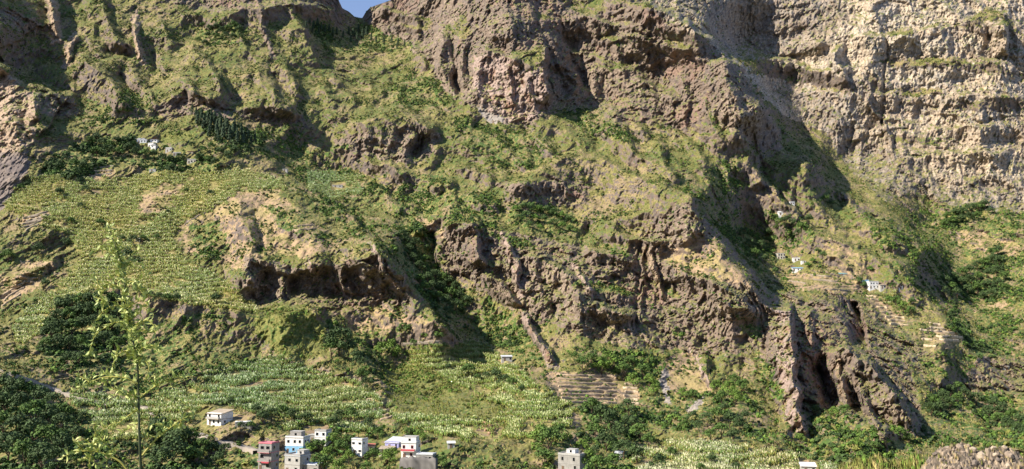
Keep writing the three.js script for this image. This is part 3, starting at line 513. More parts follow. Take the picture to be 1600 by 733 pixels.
{
  const P = new Float32Array(NP * 3 + NU * 3); P.set(pos); P.set(ridgeRow, NP * 3);
  const C = new Float32Array(NP * 3 + NU * 3); C.set(col); for (let i = 0; i < NU; i++) C.set(TONE.brown, (NP + i) * 3);
  const geo = new THREE.BufferGeometry();
  geo.setAttribute('position', new THREE.BufferAttribute(P, 3)); geo.setAttribute('color', new THREE.BufferAttribute(C, 3));
  const idx = new Uint32Array((NU - 1) * NV * 6); let q = 0;
  const quad = (a, b, c, d) => { idx[q++] = a; idx[q++] = c; idx[q++] = b; idx[q++] = b; idx[q++] = c; idx[q++] = d; };
  for (let j = 0; j + 1 < NV; j++) for (let i = 0; i + 1 < NU; i++) quad(j * NU + i, j * NU + i + 1, (j + 1) * NU + i, (j + 1) * NU + i + 1);
  for (let i = 0; i + 1 < NU; i++) quad(NP + i, NP + i + 1, i, i + 1);
  geo.setIndex(new THREE.BufferAttribute(idx, 1)); geo.computeVertexNormals();
  const uv = new Float32Array(P.length / 3 * 2); for (let k = 0; k < P.length / 3; k++) { uv[2 * k] = P[3 * k] / 10; uv[2 * k + 1] = (P[3 * k + 1] - P[3 * k + 2]) / 10; }
  geo.setAttribute('uv', new THREE.BufferAttribute(uv, 2));
  const land = mesh('mountain_terrain', geo, landMat); tag(land, 'steep volcanic mountainside of grassy spurs, rock walls and gullies', 'mountain', null, 'structure'); add(land);
  console.log('terrain', NU, NV, idx.length / 3);
}
// ---------------------------------------------------------------- plants
const leafMat = new THREE.MeshStandardMaterial({ color: 0xffffff, vertexColors: true, roughness: 0.85, side: THREE.DoubleSide });
function leafGeo(tris) {                                             // tris: [[a,b,c,normal,colour]...]
  const P = [], N = [], C = []; for (let [a, b, c, n, t] of tris) { if (b.clone().sub(a).cross(c.clone().sub(a)).dot(n) < 0) [b, c] = [c, b]; for (const q of [a, b, c]) P.push(q.x, q.y, q.z); for (let i = 0; i < 3; i++) { N.push(n.x, n.y, n.z); C.push(...t); } }
  const g = new THREE.BufferGeometry(); g.setAttribute('position', new THREE.Float32BufferAttribute(P, 3)); g.setAttribute('normal', new THREE.Float32BufferAttribute(N, 3)); g.setAttribute('color', new THREE.Float32BufferAttribute(C, 3)); return g;
}
const V3 = (x, y, z) => new THREE.Vector3(x, y, z);
function sphereDir(r) { const z = 2 * r() - 1, a = 2 * Math.PI * r(), s = Math.sqrt(1 - z * z); return V3(s * Math.cos(a), z, s * Math.sin(a)); }
function leafAt(tris, p, n, size, r, tone) {                         // a small folded leaf spray of two faces
  const t = sphereDir(r).cross(n).normalize().multiplyScalar(size), b = n.clone().cross(t).normalize().multiplyScalar(size * (0.5 + 0.4 * r()));
  const k = 0.8 + 0.4 * r(), c = tone.map(x => x * k), a0 = p.clone().sub(t), a1 = p.clone().add(t);
  tris.push([a0, p.clone().add(b).addScaledVector(n, size * 0.25), a1, n, c], [a0, a1, p.clone().sub(b), n, c]);
}
function bushGeo(seed, leaves, flat) {                               // unit bush: radius 1, height about 1.2, standing on y = 0
  const r = rng(seed), tris = [], lobes = []; for (let i = 0; i < 4; i++) lobes.push([V3((r() - 0.5) * 0.9, 0.35 + r() * 0.45 * flat, (r() - 0.5) * 0.9), 0.38 + r() * 0.28]);
  for (let i = 0; i < leaves; i++) { const [c, R] = lobes[i % 4], d = sphereDir(r); if (d.y < -0.4) d.y *= -1; const p = c.clone().addScaledVector(d, R * (0.75 + 0.35 * r())); p.y *= flat; leafAt(tris, p, d.clone().add(sphereDir(r).multiplyScalar(0.5)).normalize(), 0.30 + 0.16 * r(), r, [1, 1, 1]); }
  return leafGeo(tris);
}
function tuftGeo(seed, blades) {                                     // grass tussock
  const r = rng(seed), tris = [];
  for (let i = 0; i < blades; i++) { const a = r() * 6.28, l = 0.7 + 0.5 * r(), o = 0.35 * r(), d = V3(Math.cos(a), 0, Math.sin(a)), s = V3(-d.z, 0, d.x).multiplyScalar(0.16), b = d.clone().multiplyScalar(o), tip = d.clone().multiplyScalar(o + 0.55 * r()).setY(l), n = V3(d.x * 0.6, 0.9, d.z * 0.6).normalize(); tris.push([b.clone().sub(s), b.clone().add(s), tip, n, [0.85 + 0.3 * r(), 0.85 + 0.3 * r(), 0.9]]); }
  return leafGeo(tris);
}
function caneGeo(seed) {                                             // a clump of flowering sugar cane, 1 high: arching leaves, cream plumes
  const r = rng(seed), tris = [], leaf = [0.275, 0.315, 0.085], dry = [0.38, 0.34, 0.15], plume = [0.58, 0.54, 0.36];
  for (let i = 0; i < 9; i++) {
    const a = r() * 6.28, d = V3(Math.cos(a), 0, Math.sin(a)), s = V3(-d.z, 0, d.x).multiplyScalar(0.05), b = d.clone().multiplyScalar(0.12 * r()).setY(0.1 + 0.3 * r()), m = d.clone().multiplyScalar(0.22 + 0.1 * r()).setY(0.65 + 0.2 * r()), t = d.clone().multiplyScalar(0.45 + 0.15 * r()).setY(0.4 + 0.35 * r()), n = V3(d.x * 0.5, 0.9, d.z * 0.5).normalize(), c = r() < 0.18 ? dry : leaf.map(q => q * (0.75 + 0.6 * r()));
    tris.push([b.clone().sub(s), m.clone().add(s), m.clone().sub(s), n, c], [b.clone().sub(s), b.clone().add(s), m.clone().add(s), n, c], [m.clone().sub(s), m.clone().add(s), t, n, c]);
  }
  for (let i = 0; i < (seed === 9 ? 2 : seed === 10 ? 1 : 0); i++) { const x = (r() - 0.5) * 0.3, z = (r() - 0.5) * 0.3, a = r() * 3.14, e = V3(Math.cos(a), 0, Math.sin(a)).multiplyScalar(0.045), b = V3(x, 0.75, z), m = V3(x * 1.3, 0.98, z * 1.3), t = V3(x * 1.8, 1.2, z * 1.8), n = V3(0, 0.6, 0.8); tris.push([b, m.clone().add(e), m.clone().sub(e), n, plume], [m.clone().add(e), t, m.clone().sub(e), n, plume]); }
  return leafGeo(tris);
}
const dummy = new THREE.Object3D();
function scatter(name, label, category, geos, list) {                // list: [x, y, z, sx, sy, turn, colour]
  geos.forEach((g, gi) => {
    const mine = list.filter((_, i) => i % geos.length === gi); if (!mine.length) return;
    const im = new THREE.InstancedMesh(g, leafMat, mine.length), c = new THREE.Color(); im.name = numbered(name);
    mine.forEach((m, i) => { dummy.position.set(m[0], m[1], m[2]); dummy.scale.set(m[3], m[4], m[3]); dummy.rotation.set(m[7] || 0, m[5], m[8] || 0); dummy.updateMatrix(); im.setMatrixAt(i, dummy.matrix); c.setRGB(...m[6]); im.setColorAt(i, c); });
    im.castShadow = im.receiveShadow = true; scene.add(tag(im, label, category, null, 'stuff'));
  });
}
const TINT = { deep: [0.045, 0.078, 0.019], leaf: [0.072, 0.130, 0.020], fresh: [0.125, 0.205, 0.028], olive: [0.125, 0.125, 0.032], straw: [0.31, 0.255, 0.10], lime: [0.175, 0.18, 0.038], pale: [0.16, 0.19, 0.075] };
const shade = (t, r, s = 0.25) => { const k = 1 - s + 2 * s * r(); return t.map(x => x * k); };
const clearings = [];                                                // [u, v, half-width, half-height]: no scrub where a house stands
const isClear = (u, v) => clearings.some(c => Math.abs(u - c[0]) < c[2] && Math.abs(v - c[1]) < c[3]);
// ---------------------------------------------------------------- houses, walls, roads
function speckle(seed, base, vary, stain) {                          // plaster or concrete: grain, blotches and run-off stains
  const n = 128, d = new Uint8Array(n * n * 4), nz = createNoise3D(rng(seed)), S = c => Math.round(255 * clamp(Math.pow(c, 1 / 2.2), 0, 1));
  for (let j = 0; j < n; j++) for (let i = 0; i < n; i++) { const a = nz(i / 30, j / 30, 0), b = nz(i / 6, j / 6, 3), c = nz(i / 5, j / 60, 8), k = 1 + vary * (0.6 * a + 0.5 * b) - stain * Math.max(0, c) ** 2; for (let q = 0; q < 3; q++) d[4 * (j * n + i) + q] = S(base[q] * k); d[4 * (j * n + i) + 3] = 255; }
  const t = new THREE.DataTexture(d, n, n); t.colorSpace = THREE.SRGBColorSpace; t.wrapS = t.wrapT = THREE.RepeatWrapping; t.magFilter = THREE.LinearFilter; t.minFilter = THREE.LinearMipmapLinearFilter; t.generateMipmaps = true; t.needsUpdate = true; return t;
}
const paint = (seed, base, vary = 0.12, stain = 0.35) => new THREE.MeshStandardMaterial({ map: speckle(seed, base, vary, stain), roughness: 0.92 });
const M = {
  white: paint(1, [0.72, 0.70, 0.67]), cream: paint(2, [0.60, 0.54, 0.43]), blue: paint(3, [0.20, 0.42, 0.62]), block: paint(4, [0.31, 0.29, 0.265], 0.25), pale: paint(5, [0.40, 0.38, 0.35], 0.2), red: paint(6, [0.52, 0.07, 0.09]), pink: paint(7, [0.62, 0.20, 0.24]),
  tile: paint(8, [0.34, 0.17, 0.10], 0.3), tin: paint(9, [0.52, 0.53, 0.55], 0.15), turquoise: paint(10, [0.30, 0.58, 0.60]), stone: paint(12, [0.20, 0.165, 0.13], 0.4), thatch: paint(13, [0.36, 0.29, 0.21], 0.3), violet: paint(14, [0.33, 0.32, 0.55]), road: paint(15, [0.30, 0.25, 0.20], 0.25, 0.1), dark: paint(16, [0.10, 0.095, 0.09], 0.2), wood: paint(17, [0.16, 0.10, 0.06], 0.25), rust: paint(18, [0.40, 0.13, 0.08], 0.25),
  glass: new THREE.MeshStandardMaterial({ color: 0x15181c, roughness: 0.12, metalness: 0 }), rail: new THREE.MeshStandardMaterial({ color: 0x6b2018, roughness: 0.6 }),
};
const boxes = new Map();
function box(name, [w, h, d], [x, y, z], mat, parent) { const k = [w, h, d].map(q => q.toFixed(2)).join(); if (!boxes.has(k)) boxes.set(k, new THREE.BoxGeometry(w, h, d)); const m = mesh(name, boxes.get(k), mat, parent); m.position.set(x, y, z); return m; }
function opening(parent, kind, x, y, z, w, h, frame, side = 0) {     // window or door on the front (side 0), left (-1) or right (1) wall
  const f = box(kind, side ? [0.12, h, w] : [w, h, 0.12], [x, y, z], frame, parent);
  box(kind === 'door' ? 'door_panel' : 'pane', side ? [0.1, h - 0.14, w - 0.14] : [w - 0.14, h - 0.14, 0.1], side ? [side * 0.04, 0, 0] : [0, 0, 0.04], kind === 'door' ? M.wood : M.glass, f);
}
// o: at [u,v] = foot of the front wall, size in metres [w, storey height x storeys, d], turn, wall, roof ...
function house(name, label, o, group = 'houses on the mountainside') {
  const g = new THREE.Group(); g.name = numbered(name); const p = ground(...o.at); g.position.copy(p); g.rotation.y = o.turn || 0;
  const [w, sh, d] = o.size, n = o.floors || 1, H = sh * n, wall = M[o.wall], trim = M[o.trim || 'white'], zc = -d / 2, z = 0;
  const base = 2.5; box('wall', [w, H + base, d], [0, (H - base) / 2, zc], wall, g);
  if (o.lower) box('painted_wall', [w + 0.08, sh * 0.94, d + 0.08], [0, sh * 0.5, zc], M[o.lower], g);
  // roof
  const R = M[o.roof || 'pale'];
  if (o.kind === 'shed') { const r = box('roof', [w + 0.7, 0.16, d + 0.9], [0, H + 0.35, zc], R, g); r.rotation.x = o.pitch ?? 0.14; box('roof_gable', [w - 0.1, 0.5, d * 0.5], [0, H + 0.1, -d * 0.72], wall, g); }
  else if (o.kind === 'gable') { const s = new THREE.Shape(); s.moveTo(-d / 2 - 0.4, -0.1); s.lineTo(0, d * 0.32); s.lineTo(d / 2 + 0.4, -0.1); s.closePath(); const r = mesh('roof', new THREE.ExtrudeGeometry(s, { depth: w + 0.6, bevelEnabled: false }), R, g); r.rotation.y = Math.PI / 2; r.position.set(-w / 2 - 0.3, H, zc); }
  else { const r = box('roof', [w + 0.3, 0.22, d + 0.3], [0, H + 0.11, zc], R, g);
    if (o.parapet !== 0) { const ph = o.parapet || 0.5; box('parapet', [w + 0.1, ph, 0.18], [0, 0.11 + ph / 2, d / 2 - 0.05], trim, r); box('parapet', [0.18, ph, d - 0.3], [-w / 2 + 0.1, 0.11 + ph / 2, 0], trim, r); box('parapet', [0.18, ph, d - 0.3], [w / 2 - 0.1, 0.11 + ph / 2, 0], trim, r); } }
  // storey bands, windows, doors
  const hr = rng(Math.round(o.at[0] * 7 + o.at[1])), ww = 0.85 + 0.6 * hr(), wh = 0.9 + 0.5 * hr();
  const nw = o.windows ?? 2, fr = o.frame ? M[o.frame] : wall;
  for (let f = 0; f < n; f++) {
    const y = f * sh + sh * 0.56; if (f) box('floor_band', [w + 0.16, 0.18, d + 0.16], [0, f * sh, zc], trim, g);
    for (let i = 0; i < nw; i++) { if (n > 1 && f && hr() < 0.16) continue; const x = (i + 0.5 + (hr() - 0.5) * 0.3) / nw * w - w / 2, door = f === 0 && o.door !== false && i === (o.doorAt ?? 0); opening(g, door ? 'door' : 'window', x, door ? 1.02 : y, z + 0.05, door ? 1.05 : ww, door ? 2.05 : wh, door && o.frame === undefined ? M.pale : fr); }
    for (const s of [-1, 1]) if (d > 4 && o.sideWindows !== 0) for (let i = 0; i < 2; i++) if (hr() < 0.6) opening(g, 'window', s * (w / 2 + 0.05), y, -d * (0.3 + 0.4 * i), 1, 1.1, fr, s);
    if (o.balcony && f) { const b = box('balcony', [w * 0.9, 0.16, 1.2], [0, f * sh + 0.02, 0.66], trim, g); box('railing', [w * 0.9, 0.8, 0.06], [0, 0.48, 0.55], M[o.balcony], b); for (const s of [-1, 1]) box('railing', [0.06, 0.8, 1.1], [s * w * 0.44, 0.48, 0], M[o.balcony], b); }
  }
  if (o.room) { const [rw, rh, rd, rx, mat] = o.room, r = box('roof_room', [rw, rh, rd], [rx, H + 0.22 + rh / 2, -d + rd / 2 + 0.4], M[mat], g); box('roof_room_slab', [rw + 0.3, 0.16, rd + 0.3], [0, rh / 2 + 0.08, 0], M.pale, r); box('pane', [0.9, 0.9, 0.08], [0, 0, rd / 2 + 0.03], M.glass, r); }
  if (o.awning) { const a = box('awning', [w * 0.55, 0.1, 1.6], [w * 0.18, sh * 0.95, 0.85], M[o.awning], g); a.rotation.x = 0.25; }
  if (o.tank) { const t = mesh('water_tank', new THREE.CylinderGeometry(0.6, 0.6, 1.1, 12), M.dark, g); t.position.set(w * 0.25, H + 0.8, -d * 0.6); }
  if (o.stubs) for (const [sx, sz] of [[-1, 0], [1, 0], [-1, -1], [1, -1]]) box('column_stub', [0.22, 1.2, 0.22], [sx * (w / 2 - 0.3), H + 0.8, sz * (d - 0.5) - 0.25], M.pale, g);
  tag(g, label, 'house', group); add(g);
  const Z = -p.z, k = FOCAL / Z; clearings.push([o.at[0], o.at[1] - H * k / 2, (w / 2 + 2) * k, (H / 2) * k + 3 * k]);
  return g;
}
const V = 'houses of the valley village';
house('row_house', 'three-storey grey block house with pink-red flat roof and red awning', { at: [413, 735], size: [5.6, 3.3, 5.5], floors: 3, turn: -0.3, wall: 'block', roof: 'pink', trim: 'pink', awning: 'red', windows: 2, parapet: 0.3, balcony: 'block' }, V);
house('row_house', 'two-storey house with sky-blue ground floor and white upper floor', { at: [459, 709], size: [8.2, 3.2, 6], floors: 2, turn: -0.25, wall: 'white', lower: 'blue', roof: 'pale', windows: 3, room: [5, 2.1, 3.5, -0.5, 'block'] }, V);
house('row_house', 'unfinished grey concrete block house with bare column stubs on its roof', { at: [456, 740], size: [7.0, 3.1, 6], floors: 2, turn: -0.45, wall: 'pale', roof: 'tin', trim: 'block', windows: 2, stubs: 1, room: [3, 1.6, 3, 1.6, 'pale'] }, V);
house('row_house', 'low grey house with pale flat roof beside the unfinished block house', { at: [484, 741], size: [7, 3.2, 6], turn: -0.35, wall: 'block', roof: 'tin', trim: 'tin', windows: 2, parapet: 0.2 }, V);
house('row_house', 'white-fronted house with grey flat roof behind the banana plants', { at: [500, 694], size: [5.4, 2.7, 5], floors: 2, turn: -0.3, wall: 'white', roof: 'block', trim: 'pale', windows: 2 }, V);
house('row_house', 'small grey shed adjoining the white-fronted house', { at: [488, 691], size: [3.8, 2.9, 4], turn: -0.2, wall: 'block', roof: 'pale', windows: 1, parapet: 0 }, V);
house('row_house', 'narrow white two-storey house with dark upper window openings', { at: [557, 711], size: [5, 3.1, 5], floors: 2, turn: -0.35, wall: 'white', roof: 'pale', trim: 'white', windows: 2, parapet: 0.4 }, V);
house('row_house', 'tiny hut with rusty orange roof between the white houses', { at: [579, 706], size: [3.2, 2.4, 3.4], turn: 0.1, wall: 'cream', roof: 'rust', kind: 'shed', windows: 1 }, V);
house('row_house', 'house with bluish-white sloping roof and violet side wall', { at: [612, 702], size: [6.8, 3.2, 6.2], turn: -0.45, wall: 'violet', roof: 'tin', kind: 'shed', pitch: 0.25, windows: 2 }, V);
house('row_house', 'low house with tan roof in front of the violet-walled house', { at: [603, 711], size: [5.8, 2.4, 4.4], turn: -0.1, wall: 'cream', roof: 'thatch', kind: 'shed', windows: 2 }, V);
house('row_house', 'tall white house with red balconies standing on a grey retaining wall', { at: [638, 717], size: [6.2, 3, 6], floors: 2, turn: -0.2, wall: 'white', roof: 'pale', balcony: 'red', frame: 'red', windows: 2, room: [5.4, 2.2, 4, -0.1, 'white'] }, V);
house('row_house', 'low grey house with white roof edge beside the red-balconied house', { at: [663, 723], size: [6.6, 3, 5.5], turn: -0.2, wall: 'block', roof: 'tin', trim: 'white', windows: 3, parapet: 0.25 }, V);
house('row_house', 'little white-roofed shed among the cane behind the village', { at: [705, 701], size: [2.8, 2, 2.6], turn: 0.1, wall: 'pale', roof: 'white', kind: 'shed', windows: 1 }, V);
house('row_house', 'white house with brownish roof standing above the road bend', { at: [334, 664], size: [8.6, 2.6, 7], floors: 2, turn: -0.5, wall: 'white', roof: 'thatch', trim: 'thatch', kind: 'shed', pitch: 0.2, balcony: 'pale', windows: 3 }, V);
house('row_house', 'long low shed with white flat roof beside the road-bend house', { at: [380, 668], size: [7, 2.2, 4], turn: 0.2, wall: 'pale', roof: 'white', windows: 2, parapet: 0 }, V);
house('row_house', 'grey concrete house with cluttered roof terrace among green bushes', { at: [889, 737], size: [9.2, 3, 8], floors: 2, turn: -0.55, wall: 'block', roof: 'pale', trim: 'pale', windows: 2, room: [3.6, 1.3, 3, -1.6, 'white'], tank: 1 }, V);
house('row_house', 'ruined white shack in the bushes uphill of the concrete house', { at: [966, 717], size: [2.8, 2.2, 2.6], turn: -0.3, wall: 'white', roof: 'tin', kind: 'shed', windows: 1 }, V);
house('row_house', 'white tin-roofed building on the valley floor below the rock fins', { at: [1264, 739], size: [5.6, 2.6, 5], turn: -0.2, wall: 'pale', roof: 'white', kind: 'shed', windows: 2 }, V);
house('field_house', 'grey-white stone house on the crest of the cane slope', { at: [792, 564], size: [6.4, 2.6, 4.4], turn: 0.1, wall: 'pale', roof: 'tin', kind: 'shed', windows: 2 });
house('field_house', 'small white shack half hidden by the wooded mound below the cane field', { at: [150, 468], size: [6.5, 2.8, 4], turn: 0.2, wall: 'white', roof: 'thatch', kind: 'shed', windows: 2 });
house('field_house', 'dark little tool shed with a tin roof in the cane field', { at: [215, 378], size: [3.6, 2.4, 3], turn: -0.2, wall: 'dark', roof: 'tin', kind: 'shed', windows: 1 });
const U = 'houses of the upper hamlet';
house('hamlet_house', 'long white house with flat grey roof at the top of the upper hamlet', { at: [221, 223], size: [8.6, 2.7, 5], floors: 1, turn: 0.1, wall: 'white', roof: 'pale', windows: 3, room: [6, 1.6, 3, -1, 'white'] }, U);
house('hamlet_house', 'white house with brown tiled roof next to the long white house', { at: [238, 222], size: [8.6, 2.8, 5], turn: 0, wall: 'white', roof: 'tile', kind: 'shed', windows: 3 }, U);
house('hamlet_house', 'bright white cube house just below the brown-roofed house', { at: [235, 230], size: [5.4, 3.6, 4], turn: -0.2, wall: 'white', roof: 'white', windows: 2, parapet: 0.3 }, U);
house('hamlet_house', 'white gabled chapel-like house below the bright cube house', { at: [245, 232], size: [4.6, 2.6, 4.6], turn: 1.45, wall: 'white', roof: 'pale', kind: 'gable', windows: 2 }, U);
house('hamlet_house', 'grey house among dark trees below the upper hamlet', { at: [263, 237], size: [6, 3.4, 4], turn: -0.2, wall: 'pale', roof: 'block', windows: 2, parapet: 0.3 }, U);
house('hamlet_house', 'low grey house with flat roof farther down the hamlet path', { at: [276, 243], size: [7, 2.6, 4], turn: 0, wall: 'block', roof: 'pale', windows: 3, parapet: 0.2 }, U);
house('hamlet_house', 'tan-white house at the top edge of the cane field', { at: [299, 255], size: [7.4, 3.2, 4], turn: 0.1, wall: 'cream', roof: 'pale', windows: 3, parapet: 0.3 }, U);
house('hamlet_house', 'orange-roofed hut on the bare slope beside the hamlet', { at: [297, 240], size: [5, 2, 3.4], turn: 0, wall: 'thatch', roof: 'rust', kind: 'shed', windows: 1 }, U);
house('hamlet_house', 'flat grey roof of a shed sunk in the tall cane below the hamlet', { at: [238, 268], size: [5.6, 2, 4], turn: 0, wall: 'pale', roof: 'tin', windows: 1, parapet: 0 }, U);
const G = 'houses along the right-hand spur';
house('spur_house', 'lone white cube house on the slope under the dark ridge', { at: [1238, 320], size: [4.6, 2.6, 4], turn: 0.1, wall: 'white', roof: 'white', windows: 2, parapet: 0.2 }, G);
house('spur_house', 'white cottage with a peaked roof above the dark wood on the spur', { at: [1222, 336], size: [5.6, 2.4, 4], turn: 0, wall: 'white', roof: 'tin', kind: 'gable', windows: 2 }, G);
house('spur_house', 'long pale house on two levels at the upper end of the spur terraces', { at: [1221, 405], size: [7, 2.4, 4], floors: 2, turn: 0.1, wall: 'cream', roof: 'pale', windows: 3, parapet: 0.2 }, G);
house('spur_house', 'white flat-roofed house next to the long pale house', { at: [1245, 408], size: [6, 2.6, 4], turn: -0.1, wall: 'white', roof: 'tin', windows: 2, parapet: 0.2 }, G);
house('spur_house', 'tiny white shed below the white flat-roofed house', { at: [1256, 412], size: [3.4, 2.2, 3], turn: 0, wall: 'white', roof: 'tin', windows: 1, parapet: 0 }, G);
house('spur_house', 'house with a blue and white roof below the spur cluster', { at: [1247, 424], size: [8.6, 2.8, 5], turn: -0.15, wall: 'white', roof: 'blue', kind: 'shed', windows: 3 }, G);
house('spur_house', 'pale turquoise-roofed shelter between the spur hamlets', { at: [1319, 431], size: [8, 1.8, 4], turn: 0, wall: 'pale', roof: 'turquoise', kind: 'shed', windows: 2 }, G);
house('spur_house', 'bright blue house at the end of the white row', { at: [1354, 444], size: [4, 3, 4], turn: -0.1, wall: 'blue', roof: 'blue', windows: 1, parapet: 0.1 }, G);
house('spur_house', 'white two-storey house in the middle of the row above the terraces', { at: [1366, 451], size: [7.6, 2.7, 4.5], floors: 2, turn: 0.1, wall: 'white', roof: 'pale', windows: 3, parapet: 0.3 }, G);
house('spur_house', 'grey-white house with dark doorways in the row above the terraces', { at: [1383, 451], size: [7, 2.8, 4], turn: 0, wall: 'pale', roof: 'thatch', kind: 'shed', windows: 3 }, G);
house('spur_house', 'small white house at the far end of the row above the terraces', { at: [1408, 452], size: [3.6, 2.6, 3.4], turn: 0, wall: 'white', roof: 'tin', windows: 1, parapet: 0.1 }, G);
house('gully_house', 'white shed alone at the mouth of the right-hand gully', { at: [1573, 577], size: [4.6, 2, 3], turn: 0.1, wall: 'white', roof: 'white', kind: 'shed', windows: 1 });
house('gully_house', 'white-roofed shelter among the pale cane in the middle gully', { at: [527, 293], size: [9.6, 2.2, 4], turn: 0.05, wall: 'pale', roof: 'tin', windows: 2, parapet: 0 });
house('gully_house', 'small grey shed at the corner of the cane field and the gully', { at: [445, 268], size: [4.4, 2.2, 3.4], turn: 0, wall: 'pale', roof: 'tin', windows: 1, parapet: 0 });

// stone walls that follow the ground: each one a thing
const stoneMat = new THREE.MeshStandardMaterial({ vertexColors: true, roughness: 1 });
function wallGeo(pts, h, th, seed, tone, below = 1) {
  const r = rng(seed), P = [], C = [], I = [], n = pts.length, dir = V3(), out = V3();
  for (let i = 0; i < n; i++) {
    dir.subVectors(pts[Math.min(n - 1, i + 1)], pts[Math.max(0, i - 1)]).setY(0).normalize(); out.set(-dir.z, 0, dir.x);
    const hh = h * (0.88 + 0.24 * r());
    for (const [o, y] of [[th / 2, -below], [th / 2, hh * 0.35], [th / 2 - 0.05, hh * 0.7], [th / 2 - 0.1, hh], [-th / 2, hh], [-th / 2, -below]]) { const p = pts[i], j = 0.1 * (r() - 0.5); P.push(p.x + out.x * (o + j), p.y + y + j, p.z + out.z * (o + j)); const k = 0.6 + 0.75 * r(); C.push(tone[0] * k, tone[1] * k, tone[2] * k); }
    if (i) for (let q = 0; q < 6; q++) { const a = (i - 1) * 6 + q, b = (i - 1) * 6 + (q + 1) % 6; I.push(a, b, a + 6, b, b + 6, a + 6); }
  }
  I.push(0, 2, 1, 0, 3, 2, 0, 4, 3, 0, 5, 4); const e = (n - 1) * 6; I.push(e, e + 1, e + 2, e, e + 2, e + 3, e, e + 3, e + 4, e, e + 4, e + 5);
  const g = new THREE.BufferGeometry(); g.setAttribute('position', new THREE.Float32BufferAttribute(P, 3)); g.setAttribute('color', new THREE.Float32BufferAttribute(C, 3)); g.setIndex(I); g.computeVertexNormals(); return g;
}
function run(list, step) {                                           // points on the ground along a polyline of bearings
  const out = []; for (let i = 0; i + 3 < list.length; i += 2) { const a = ground(list[i], list[i + 1]), b = ground(list[i + 2], list[i + 3]), n = Math.max(1, Math.min(60, Math.round(a.distanceTo(b) / step))); for (let q = i ? 1 : 0; q <= n; q++) out.push(ground(lerp(list[i], list[i + 2], q / n), lerp(list[i + 1], list[i + 3], q / n))); }
  for (let pass = 0; pass < 2; pass++) for (let i = 1; i + 1 < out.length; i++) out[i].multiplyScalar(0.5).addScaledVector(out[i - 1], 0.25).addScaledVector(out[i + 1], 0.25);
  return out;
}
let wallSeed = 100;
const ORD = ['topmost', 'second-highest', 'third-highest', 'fourth-highest', 'fifth-highest', 'sixth-highest', 'seventh-highest'];
function terrace(label, group, lines, h, tone) { const tr = rng(wallSeed * 3); lines.sort((a, b) => a[1] + a[a.length - 1] - b[1] - b[b.length - 1]); for (const [li, l0] of lines.entries()) { const ord = li === lines.length - 1 ? 'lowest' : ORD[li], l = [l0[0] + 5 * tr(), l0[1]]; for (let i = 2; i < l0.length; i += 2) { for (let q = 1; q < 4; q++) l.push(lerp(l0[i - 2], l0[i], q / 4), lerp(l0[i - 1], l0[i + 1], q / 4) + (tr() - 0.5) * 2.2); l.push(l0[i] - 4 * tr(), l0[i + 1]); } const m = mesh(numbered('terrace_wall'), wallGeo(run(l, 1.2), h, 0.8, wallSeed++, tone), stoneMat); tag(m, ord + ' ' + label, 'terrace wall', group, 'thing'); add(m); } }
const TAN = [0.40, 0.30, 0.20], GREYST = [0.27, 0.22, 0.17];
terrace('short tan terrace wall in the flight of steps above the village', 'steps above the village', [[570,627, 585,625], [570,632, 586,630], [580,642, 597,639], [585,647, 609,642], [587,654, 615,647], [592,658, 622,651]], 1.1, TAN);
terrace('short reddish terrace wall at the edge of the mossy slope', 'walls at the edge of the mossy slope', [[751,662, 775,662], [751,667, 775,667], [757,674, 775,672], [760,679, 775,678]], 1, [0.42, 0.26, 0.16]);
terrace('tan dry-stone wall of the wide terraced plot below the central rock face', 'walls of the wide terraced plot', [587, 593, 599, 605, 611, 617, 623, 629].map((v, i) => [868 + i, v, 966 - i * 0.3, v + 2]), 1.0, TAN);
terrace('pale dry-stone wall of the small steep plot beside the green scrub', 'walls of the small steep plot', [600, 606, 612, 618, 624, 630].map((v, i) => [972, v + 1, 996 + i, v + 2]), 1.1, [0.46, 0.36, 0.25]);
terrace('short tan terrace wall in the cane above the concrete house', 'walls above the concrete house', [[882,648, 905,651], [884,655, 908,657], [887,661, 908,663], [888,668, 909,670]], 1, TAN);
terrace('straw-coloured terrace wall on the spur below the white row of houses', 'terraces below the white row', [[1352,463, 1372,465], [1355,468, 1375,471], [1370,480, 1387,482], [1375,488, 1395,490], [1381,496, 1417,497], [1385,501, 1418,503], [1390,507, 1420,509]], 1.2, [0.52, 0.40, 0.25]);
terrace('long pale terrace wall on the nose of the right-hand spur', 'terraces on the nose of the spur', [[1448,506, 1470,508], [1450,512, 1478,515], [1452,518, 1492,521], [1460,526, 1505,528], [1465,531, 1500,533], [1438,516, 1450,518], [1440,531, 1460,532], [1442,541, 1465,542]], 1.2, [0.48, 0.38, 0.26]);
terrace('grey terrace wall of the small fan of steps in the cane field', 'fan of steps in the cane field', [[35,342, 77,331], [35,347, 78,336], [34,351, 75,341], [34,356, 66,346], [36,361, 62,351]], 1, GREYST);
terrace('brown terrace wall of the ploughed plot below the hamlet', 'walls of the ploughed plot', [[145,262, 178,260], [142,268, 177,266], [138,275, 177,272]], 0.9, GREYST);
terrace('brown terrace wall on the bare bank west of the cane field', 'walls on the bare bank', [[2,463, 40,440], [2,471, 38,450], [2,479, 35,460]], 1, TAN);
terrace('tan terrace wall on top of the dry hillock', 'walls on the dry hillock', [[455,355, 492,352], [455,361, 495,358]], 1, TAN);
terrace('low brown terrace wall among the houses of the spur', 'walls among the spur houses', [[1265,430, 1300,433], [1270,437, 1310,441], [1290,452, 1330,455], [1230,440, 1262,444]], 1, GREYST);
terrace('thin stone wall climbing along the edge of the dry hillock', 'walls along the hillock edge', [[283,352, 312,338, 340,320], [340,320, 362,306]], 0.9, GREYST);
terrace('stone wall below the mossy slope field', 'walls on the middle slope', [[625,538, 660,536, 690,534], [596,546, 626,541]], 1, GREYST);
